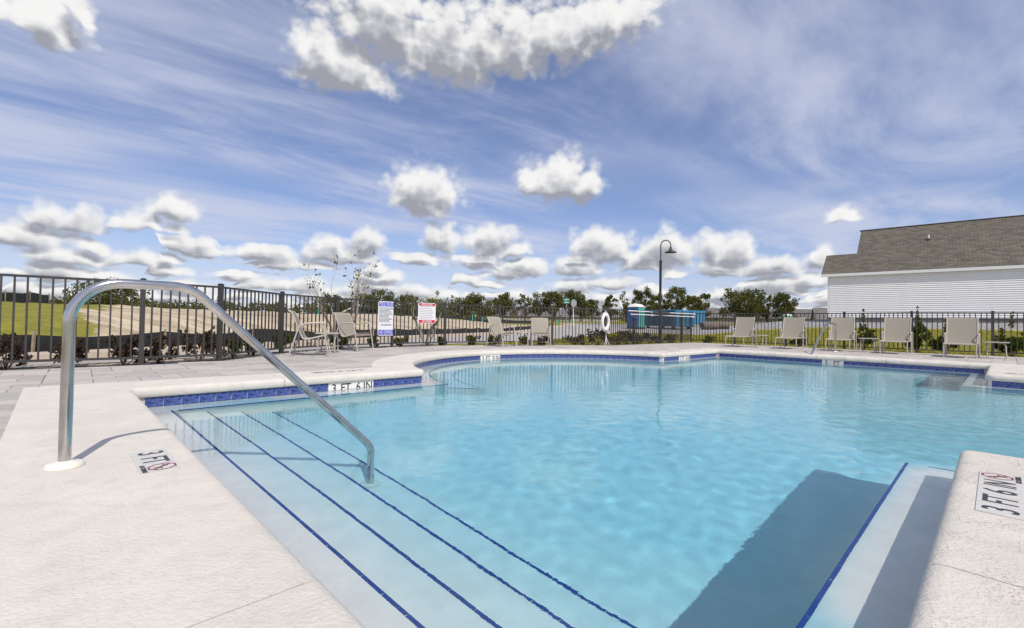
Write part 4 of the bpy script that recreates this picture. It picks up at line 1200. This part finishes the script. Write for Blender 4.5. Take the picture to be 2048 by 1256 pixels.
# street signs
M_GREEN = mat('sign_green', (.012, .20, .11), .4); M_GALV = mat('galvanised', (.42, .43, .44), .45, metal=.4)
sx_, sy_ = 5.2, 44.0; sz = terrain(sx_, sy_)
o = thing('street_name_sign', 'green street name blade on a thin grey pole', 'street sign', (sx_, sy_, sz))
MB().lathe([(.03, 0), (.03, 3.25-sz)], 8).build('pole', M_GALV, o, True)
for (z, ) in ((2.98-sz,), (2.72-sz,)):
    bl_ = MB().box(-.34, .30, -.045, -.030, z-.12, z+.12).build('blade', M_GREEN, o)
    MB().box(-.20, .02, -.048, -.046, z-.035, z+.035).box(.05, .18, -.048, -.046, z-.03, z+.03).build('lettering', M_SIGN, bl_)
sx_, sy_ = 6.12, 46.0; sz = terrain(sx_, sy_)
o = thing('octagon_sign', 'grey back of an octagonal street sign on a white pole', 'street sign', (sx_, sy_, sz), R(35))
MB().lathe([(.035, 0), (.035, 2.5-sz+.5)], 8).build('pole', M_TRIMW, o, True)
b = MB()
for y in (-.052, -.046):
    for a in range(8): b.v.append((.40*math.cos(R(22.5+45*a)), y, 2.74-sz+.40*math.sin(R(22.5+45*a))))
b.f = [tuple(range(8)), tuple(range(8, 16))[::-1]]+[(a, 8+a, 8+(a+1) % 8, (a+1) % 8) for a in range(8)]
b.build('plate', M_GALV, o)
# silt fences
M_SILT = mat('silt_fabric', (.016, .016, .018), .7, (.03, .03, .032), 3); M_STAKE = mat('wood_stake', (.42, .34, .24), .9, (.32, .25, .17), 8)
def silt_fence(line, h, label, off, step, seed):
    rnd = random.Random(seed); L = resample(line, step); o = thing('silt_fence', label, 'silt fence', (0, 0, 0))
    b = MB(); pts_ = []
    for i, p in enumerate(L):
        d = (L[min(i+1, len(L)-1)]-L[max(i-1, 0)]).normalized(); q = p+Vector((-d.y, d.x))*(off+.05*noise.noise((i*.9, 2, 1))); z = terrain(q.x, q.y)
        pts_.append((q, z)); hh = h*(1+.25*noise.noise((i*.35, 5, seed)))-(.05 if i % 3 else 0)
        b.v += [(q.x, q.y, z-.05), (q.x+.02*noise.noise((i, 0, 0)), q.y, z+hh*.5), (q.x, q.y, z+hh)]
    for i in range(len(L)-1):
        for j in range(2): b.f.append((i*3+j, i*3+j+1, (i+1)*3+j+1, (i+1)*3+j))
    b.build('fabric', M_SILT, o, True)
    for i in range(0, len(L), 3):
        q, z = pts_[i]; t_ = rnd.uniform(-.04, .04)
        MB().beam((q.x+.02, q.y-.03, z-.1), (q.x+.02+t_, q.y-.03, z+h*1.12), .035, .035, (1, 0, 0)).build('stake', M_STAKE, o)
silt_fence(ROADLINE[:len(ROADLINE)-9], .40, 'sagging black silt fence with wooden stakes behind the tan kerb', .75, .55, 1)
silt_fence([Vector(p) for p in ((-16.6, 14.2), (-17.6, 16.0), (-19.6, 19.5))], .42, 'short black silt fence on the crest of the grassy mound', 0, .6, 3)
silt_fence([Vector(p) for p in ((-70, 34), (-45, 46), (-25, 52), (-8, 55), (3, 54))], .40, 'long low black silt fence far across the dirt field', 0, 1.2, 2)
# pipe stubs
M_STUB = mat('teal_pipe', (.06, .42, .34), .5)
for (x, y, h_, tilt) in ((-34, 49, .55, 0), (-31.5, 50, .7, 0), (-33, 49.5, .5, 25), (-30, 50, .8, 0), (-26.5, 50.5, .9, 0), (-25, 51, .5, 35), (-22.5, 51, .6, -30), (-21.5, 51.2, .9, 0), (-17.2, 51, .5, 40), (-12.8, 49, 1.0, 0), (-4.0, 47, 1.1, 0), (-3.2, 50, .8, 0), (5.0, 49.5, .8, 0), (6.2, 50.5, .8, 35), (36, 66, .9, 0)):
    h_ *= .62; o = MB().lathe([(.055, -.1), (.055, h_), (.068, h_), (.068, h_+.06), (.04, h_+.07)], 10).build('pipe_stub', M_STUB, None, True)
    lab = 'teal pipe stub leaning over in the far dirt' if tilt else 'upright teal pipe stub sticking out of the far dirt'
    if x > 30: lab = 'lone teal pipe stub on the gravel beyond the loungers'
    tag(o, lab, 'pipe', 'teal pipe stubs in the dirt field'); o.location = (x, y, terrain(x, y)); o.rotation_euler = (0, R(tilt), 0)
# small machine standing in the dirt field
lx, ly = -20.6, 60.0
o = thing('skid_loader', 'small black and white loader parked in the far dirt field', 'loader', (lx, ly, terrain(lx, ly)), R(170))
M_OFFW = mat('machine_white', (.66, .64, .58), .5)
MB().box(-.9, .7, -.45, .45, .35, 1.05).box(-.9, -.35, -.5, .5, .9, 1.35).build('body', M_DARK, o)
MB().box(-.3, .55, -.42, .42, 1.05, 1.95).build('cab', M_DARK, o); MB().box(-.36, .62, -.48, .48, 1.95, 2.03).build('cab_roof', M_OFFW, o)
for y in (-.55, .55):
    MB().beam((-.8, y, 1.45), (1.25, y, .6), .09, .16).build('lift_arm', M_OFFW, o)
    for x in (-.6, .45): MB().tube([(x, y-.12, .36), (x, y+.12, .36)], .36, 16).build('wheel', M_DARK, o)
MB().add([(1.2, -.8, .15), (1.2, .8, .15), (1.75, .8, .12), (1.75, -.8, .12), (1.2, -.8, .7), (1.2, .8, .7)], [(0, 1, 2, 3), (0, 4, 5, 1), (0, 3, 4), (1, 5, 2)]).build('bucket', M_OFFW, o)

# ------------------------------------------------------------------ houses on the skyline
M_FROOF = mat('far_roof', (.17, .155, .15), .9, (.13, .12, .115), .6); M_FWALL = mat('far_wall', (.40, .37, .34), .9, (.34, .32, .30), .5); M_FGLASS = mat('far_glass', (.05, .06, .075), .15)
def far_house(x, y, rz, L, W, hw, hr, label):
    z = terrain(x, y)-.3; o = thing('house', label, 'house', (x, y, z), rz, 'houses on the skyline')
    MB().box(-L/2, L/2, -W/2, W/2, 0, hw).add([(-L/2, -W/2, hw), (-L/2, W/2, hw), (-L/2, 0, hw+hr), (L/2, -W/2, hw), (L/2, W/2, hw), (L/2, 0, hw+hr)], [(0, 2, 1), (3, 4, 5)]).build('wall', M_FWALL, o)
    e = .4; s_ = hr/(W/2)
    for sg in (-1, 1):
        MB().add([(-L/2-e, sg*(W/2+e), hw-e*s_), (L/2+e, sg*(W/2+e), hw-e*s_), (L/2+e, 0, hw+hr+.02), (-L/2-e, 0, hw+hr+.02), (-L/2-e, sg*(W/2+e), hw-e*s_+.12), (L/2+e, sg*(W/2+e), hw-e*s_+.12), (L/2+e, 0, hw+hr+.16), (-L/2-e, 0, hw+hr+.16)],
                 [(0, 1, 2, 3), (7, 6, 5, 4), (0, 4, 5, 1), (1, 5, 6, 2), (3, 7, 4, 0)]).build('roof', M_FROOF, o)
    for i in range(3):
        wx = -L/2+L*(i+.5)/3
        wn = MB().box(wx-.55, wx+.55, -W/2-.05, -W/2-.002, .9, 2.1).build('window', M_TRIMW, o); MB().box(wx-.47, wx+.47, -W/2-.06, -W/2-.051, .98, 2.02).build('pane', M_FGLASS, wn)
for a in ((2.0, 128, 8, 13, 8, 1.6, 2.1, 'tan gabled house low behind the pine clump'), (9.8, 132, -15, 14, 8, 1.5, 2.0, 'grey gabled house behind the green street sign'), (21, 135, 10, 18, 8, 1.6, 1.9, 'long low grey house behind the life ring'),
          (57, 112, -25, 20, 9, 1.8, 2.2, 'long grey roofed house behind the lamp post side of the loungers'), (71, 108, -30, 15, 9, 1.7, 2.2, 'grey roofed house half hidden by the broad oak'), (72, 96, -28, 15, 9, 1.6, 2.3, 'grey roofed house between the oak and the clubhouse')):
    far_house(a[0], a[1], R(a[2]), *a[3:])

# ------------------------------------------------------------------ trees and shrubs
L_OAK = leaf_mat('oak_leaf', (.048, .052, .018), (.125, .122, .045)); L_PINE = leaf_mat('pine_leaf', (.062, .066, .022), (.155, .148, .055)); L_OLIVE = leaf_mat('olive_leaf', (.09, .105, .02), (.17, .165, .04))
L_PURPLE = leaf_mat('purple_leaf', (.035, .018, .02), (.105, .065, .06)); L_SHRUB = leaf_mat('shrub_leaf', (.035, .05, .008), (.13, .13, .015)); L_BROWN = leaf_mat('brown_leaf', (.05, .042, .02), (.115, .09, .05)); L_JUN = leaf_mat('juniper_leaf', (.025, .045, .012), (.10, .12, .02))
def leaves(clumps, n, size, rnd, flat=.55):
    """n small leaf faces scattered through clumps [(centre, radius)]"""
    b = MB(); vol = [c[1]**2 for c in clumps]; tot = sum(vol)
    for (c, r), w in zip(clumps, vol):
        for _ in range(max(3, int(n*w/tot))):
            v = Vector((rnd.gauss(0, 1), rnd.gauss(0, 1), rnd.gauss(0, 1))).normalized()*(r*rnd.random()**.45); v.z *= flat+.2
            p = Vector(c)+v; s_ = size*rnd.uniform(.6, 1.35)
            a = Vector((rnd.gauss(0, 1), rnd.gauss(0, 1), rnd.gauss(0, .6))).normalized(); q = a.orthogonal().normalized()
            q = (q*math.cos(rnd.random()*6.3)+a.cross(q)*math.sin(rnd.random()*6.3)); e = a.cross(q)
            b.add([p-q*s_*.55, p+e*s_*.32, p+q*s_*.55, p-e*s_*.32], [(0, 1, 2, 3)])
    return b
def limb(b, p, d, length, r, rnd, depth, tips, spread=.6, n=4):
    pts_ = [p]; rs = [r]; dv = d.normalized()
    for i in range(n):
        dv = (dv+Vector((rnd.uniform(-.2, .2), rnd.uniform(-.2, .2), rnd.uniform(-.05, .15)))).normalized(); pts_.append(pts_[-1]+dv*length/n); rs.append(r*(1-.55*(i+1)/n))
    b.tube(pts_, rs, 6 if depth > 1 else 5)
    if depth == 0: tips.append(pts_[-1]); return
    for _ in range(rnd.randint(2, 4)):
        k_ = rnd.randint(n//2, n); nd = (dv+Vector((rnd.uniform(-1, 1), rnd.uniform(-1, 1), rnd.uniform(-.25, .8)))*spread).normalized()
        limb(b, pts_[k_], nd, length*rnd.uniform(.5, .75), rs[k_]*.7, rnd, depth-1, tips, spread, n)
    tips.append(pts_[-1])
def tree(x, y, h, w, label, group, lm, seed, n=2600, trunk=.28, lowf=.0, gaps_=1.0, name='tree', leaf=.38, bark=None, zoff=0):
    """h tall, w half width; crown clumps sit on the ends of real limbs"""
    h *= 1.17; w *= 1.13; rnd = random.Random(seed); z = terrain(x, y)+zoff; o = thing(name, label, 'tree', (x, y, z), 0, group)
    b = MB(); tips = []; th_ = h*trunk; r0 = h*.022+.03
    b.tube([(0, 0, -.3), (rnd.uniform(-.1, .1), 0, th_*.5), (rnd.uniform(-.2, .2)*h*.05, 0, th_)], [r0*1.3, r0, r0*.9], 8)
    clumps = []; m_ = int(20+8*w/h*2)
    for i in range(m_):
        a = 2*math.pi*(i+rnd.random())/m_*2.4; e = rnd.random(); rr_ = w*math.sqrt(rnd.random())*(.95 if e < .75 else .55)
        zz = h*(trunk*(1-lowf)+(1-trunk*(1-lowf))*(.06+.84*e)); c = Vector((rr_*math.cos(a), rr_*math.sin(a), zz))
        b.tube([(0, 0, th_*(.6+.4*rnd.random())), (c.x*.5, c.y*.5, th_+(c.z-th_)*.4), tuple(c)], [r0*.55, r0*.36, r0*.12], 5)
        cr_ = w*rnd.uniform(.22, .40)/gaps_**.6
        clumps.append((c, cr_))
        for _ in range(2):
            v = Vector((rnd.uniform(-1, 1), rnd.uniform(-1, 1), rnd.uniform(-.5, .8)))*cr_*.95; clumps.append((c+v, cr_*rnd.uniform(.4, .65)))
    b.build('trunk', bark or M_BARK, o, True)
    leaves(clumps, int(n*1.5), leaf*.8, rnd, .75).build('crown', lm, o)
    return o
T = 110.0
def skyline(px, dist): return (px-1024)/922*dist
sk = 'trees on the skyline'
rows_t = [  # picture column, distance, height, half width, leaves, gaps, label
    (212, 75, 4.6, 3.9, L_OAK, 3200, 1.1, 'round dark oak standing alone beyond the grassy mound'),
    (662, 105, 4.2, 3.2, L_OAK, 2200, 1, 'low dark oak behind the sparse sapling'), (722, 112, 4.6, 3.6, L_OAK, 2400, 1, 'dark oak above the second armchair'), (765, 110, 5.6, 3.8, L_OAK, 2800, 1, 'tall dark oak behind the blue rules sign'), (815, 114, 4.9, 3.6, L_PINE, 2200, 1.2, 'thin oak between the two rules signs'),
    (868, 105, 3.8, 4.0, L_OLIVE, 1800, 1.3, 'low olive green tree behind the red rules sign'), (925, 110, 4.9, 3.3, L_PINE, 2400, 1, 'olive pine between the red sign and armchairs'), (962, 112, 5.2, 3.0, L_PINE, 2200, 1, 'olive pine between another olive pine and a round topped one'), (1006, 108, 5.3, 2.6, L_PINE, 2600, 1, 'round topped dense pine above the armchairs'),
    (1050, 110, 5.6, 2.0, L_PINE, 1000, 2, 'thin open pine at the end of the clump'), (1078, 112, 6.3, 2.7, L_OAK, 2400, 1.1, 'tall dark pine in the clump by the street sign'), (1108, 110, 6.2, 2.8, L_PINE, 2400, 1.1, 'broad pine in the middle of the clump'), (1140, 112, 6.4, 3.1, L_OAK, 2600, 1.1, 'dark pine directly behind the green street sign'), (1163, 110, 5.3, 2.2, L_PINE, 1800, 1.1, 'shorter pine beside the octagonal sign, closing the clump'),
    (1184, 118, 4.9, 1.9, L_OAK, 1300, 1.3, 'small pine between the clump and the life ring'), (1220, 112, 5.8, 1.7, L_PINE, 1400, 1.3, 'narrow cone shaped pine above the life ring'), (1253, 108, 6.6, 2.2, L_PINE, 620, 2.4, 'nearly bare pale pine behind the portable toilet'),
    (1285, 104, 6.8, 2.5, L_OAK, 2400, 1.1, 'full dark oak between a nearly bare pine and the lamp post'), (1312, 108, 6.4, 2.0, L_OLIVE, 1800, 1.2, 'light olive tree hidden partly by the lamp post'), (1352, 104, 7.1, 2.6, L_PINE, 2500, 1.2, 'tallest olive tree, next to the lamp post'), (1386, 106, 6.9, 2.1, L_PINE, 2000, 1.2, 'leafy tree between the tallest olive tree and a slim one'), (1408, 108, 6.4, 1.6, L_PINE, 1300, 1.2, 'slim tree closing the row past the lamp post'),
    (1478, 98, 6.2, 3.6, L_OAK, 3600, 1.0, 'broad dark live oak above the first lounger'), (1508, 100, 6.3, 2.8, L_OAK, 2600, 1.0, 'dark live oak grown into the broad one'), (1534, 102, 6.0, 2.0, L_OLIVE, 1300, 1.6, 'pale half bare tree between two dark oaks'), (1567, 98, 5.9, 2.5, L_OAK, 2600, 1.0, 'round dark oak above the far teal toilet'),
    (1637, 120, 3.4, 2.4, L_OAK, 1200, 1.0, 'low dark tree beside the clubhouse corner')]
for i, (px, dist, h, w, lm, n, gp_, lab) in enumerate(rows_t):
    tree(skyline(px, dist), dist, h, w, lab, sk, lm, 100+i, n, .22 if i else .12, gaps_=gp_, name='oak_tree' if lm is L_OAK else 'pine_tree', leaf=.40)
# far wood along the horizon
rnd = random.Random(77); cl = []
for i in range(520):
    t_ = i/519; px = -400+t_*2900; dist = rnd.uniform(230, 330)
    if px > 1000: dist *= 1.35
    x = skyline(px, dist); hh = rnd.uniform(3.4, 7.6)*(1.0 if px < 700 else .8)
    for _ in range(3): cl.append((Vector((x+rnd.uniform(-4, 4), dist+rnd.uniform(-3, 3), terrain(x, dist)+rnd.uniform(.2, 1)*hh)), rnd.uniform(1.6, 3.2)))
tag(leaves(cl, 60000, 1.1, rnd, .8).build('far_wood', L_PINE), 'dark green wood along the horizon', 'trees', kind='stuff')
# shrubs
def shrub(x, y, r, h, lm, n, label, group, seed, leaf=.05, up=0.0):
    rnd = random.Random(seed); z = terrain(x, y); o = thing('shrub', label, 'shrub', (x, y, z), 0, group); b = MB(); cl_ = []
    for i in range(11):
        a = rnd.random()*6.3; q = r*math.sqrt(rnd.random())*.8; c = Vector((q*math.cos(a), q*math.sin(a), h*(.25+.7*rnd.random()*(1-up*q/r))))
        b.tube([(0, 0, -.03), (c.x*.5, c.y*.5, c.z*.6), tuple(c)], [.008, .006, .003], 5); cl_.append((c, r*rnd.uniform(.25, .42)))
        for _ in range(2): cl_.append((c+Vector((rnd.uniform(-1, 1)*r*.3, rnd.uniform(-1, 1)*r*.3, rnd.uniform(.0, .3)*h)), r*.12))
    b.build('stems', M_BARK, o); leaves(cl_, n, leaf, rnd, .8).build('foliage', lm, o); return o
bed = [(-6.95, 6.35, .28, .50, L_PURPLE, 'purple leaved shrub at the far end of the fence bed from the chairs'), (-6.52, 6.78, .24, .40, L_PURPLE, 'smaller purple leaved shrub just outside the handrail arch'), (-6.08, 7.25, .26, .42, L_PURPLE, 'purple leaved shrub framed by the handrail arch'), (-5.75, 7.55, .24, .42, L_PURPLE, 'small purple shrub behind the fence post in the arch'), (-5.40, 8.0, .32, .50, L_PURPLE, 'largest purple leaved shrub beside the fence corner'),
       (-5.25, 8.7, .22, .34, L_SHRUB, 'low green shrub just past the fence corner'), (-5.25, 9.4, .22, .32, L_SHRUB, 'low green shrub half hidden by the descending handrail'), (-5.1, 10.25, .26, .42, L_SHRUB, 'green shrub behind the side on armchair'), (-4.5, 11.95, .24, .34, L_SHRUB, 'green shrub below the sparse sapling'), (-3.85, 12.75, .22, .32, L_SHRUB, 'green shrub behind the second armchair'), (-3.2, 13.35, .24, .30, L_SHRUB, 'green shrub below the blue rules sign'),
       (-2.2, 14.5, .2, .26, L_SHRUB, 'little green shrub just past the red rules sign'), (-1.25, 15.1, .28, .28, L_SHRUB, 'flat green shrub in front of the street'), (-.55, 15.65, .26, .32, L_SHRUB, 'green shrub behind the turned armchair'), (.45, 16.0, .28, .34, L_SHRUB, 'green shrub behind the small middle table'), (1.15, 16.15, .28, .30, L_BROWN, 'brownish shrub behind the squarely facing armchair'),
       (2.2, 16.25, .40, .34, L_BROWN, 'brown low shrub between the armchair and the life ring'), (3.1, 16.6, .36, .50, L_PURPLE, 'dark spiky shrub behind the life ring rope'), (3.9, 17.2, .42, .42, L_BROWN, 'brown shrub between the life ring and the rescue poles'), (4.4, 17.75, .42, .45, L_BROWN, 'brown shrub below the rescue pole ends'), (5.0, 18.25, .42, .42, L_BROWN, 'brown shrub below the middle of the rescue poles'), (5.6, 18.8, .36, .40, L_BROWN, 'brown shrub close to the lamp post foot'), (6.9, 20.1, .3, .30, L_BROWN, 'small brown shrub past the lamp post, alone'),
       (8.6, 20.2, .3, .28, L_SHRUB, 'low shrub behind the first lounger')]
for i, (x, y, r, h, lm, lab) in enumerate(bed):
    shrub(x, y, r, h, lm, 620 if lm is L_PURPLE else 520, lab, 'shrubs along the fence', 300+i, .055 if y < 9 else .065)
for i, (x, y, r, h, lab) in enumerate(((11.0, 17.7, .28, .5, 'low juniper behind the second lounger'), (12.5, 16.4, .36, 1.05, 'slender juniper behind the lounger with the grab rail'), (13.15, 14.95, .48, 1.12, 'bushy juniper with a tall leader between the last two loungers'), (13.6, 14.45, .32, .7, 'smaller juniper leaning on the bushy one'), (14.75, 13.6, .42, .95, 'juniper behind the last side table'), (15.3, 13.1, .4, .8, 'juniper at the end of the fence past the last side table'))):
    o = shrub(x, y, r, h, L_JUN, 1700, lab, 'junipers behind the loungers', 500+i, .075, .75)
    z = h; leaves([(Vector((0, 0, h+.12*k_)), .07-.012*k_) for k_ in range(4)], 70, .07, random.Random(i), 1.2).build('leader', L_SHRUB, o)
def sapling(x, y, h, w, nleaf, label, seed, depth=2):
    rnd = random.Random(seed); o = thing('sapling', label, 'tree', (x, y, terrain(x, y)), 0); b = MB(); tips = []
    for k_ in range(5):
        a = k_*1.256+rnd.random()*.5; d = Vector((math.cos(a)*w, math.sin(a)*w, 1.0))
        limb(b, Vector((.03*math.cos(a), .03*math.sin(a), -.05)), d, h*(.62 if k_ else .72), .032, rnd, depth, tips, .42, 5)
    b.build('trunk', M_PALEBARK, o, True)
    leaves([(t, .07) for t in tips if rnd.random() < .5], nleaf, .06, rnd, 1).build('crown', L_SHRUB, o)
sapling(-4.62, 12.35, 2.15, .48, 260, 'sparse young tree with bare branches rising over the fence', 21, 3)
sapling(-2.75, 14.75, 1.55, .34, 260, 'small leafy sapling behind the red rules sign', 23, 1)
# lawn blades on the strip between fence and street
rnd = random.Random(9); b = MB(); cnt = 0
while cnt < 34000:
    x = rnd.uniform(-1.5, 24); y = rnd.uniform(13, 34); p = Vector((x, y))
    if in_poly(p, EDGE): continue
    s_ = (p-Vector((7.9, 20.3))).dot(U)
    if not ((side_dist(p, NEAR) < -.15 and x > -2.2) and (s_ < 11.5)): continue
    z = terrain(x, y); h = rnd.uniform(.03, .075); a = rnd.random()*6.3; w = .012; c, s2 = math.cos(a), math.sin(a)
    b.add([(x-c*w, y-s2*w, z), (x+c*w, y+s2*w, z), (x+rnd.uniform(-.03, .03), y+rnd.uniform(-.03, .03), z+h)], [(0, 1, 2)]); cnt += 1
tag(b.build('lawn_grass', leaf_mat('grass_blade', (.19, .19, .014), (.34, .295, .03))), 'short yellow green lawn outside the fence', 'grass', kind='stuff')
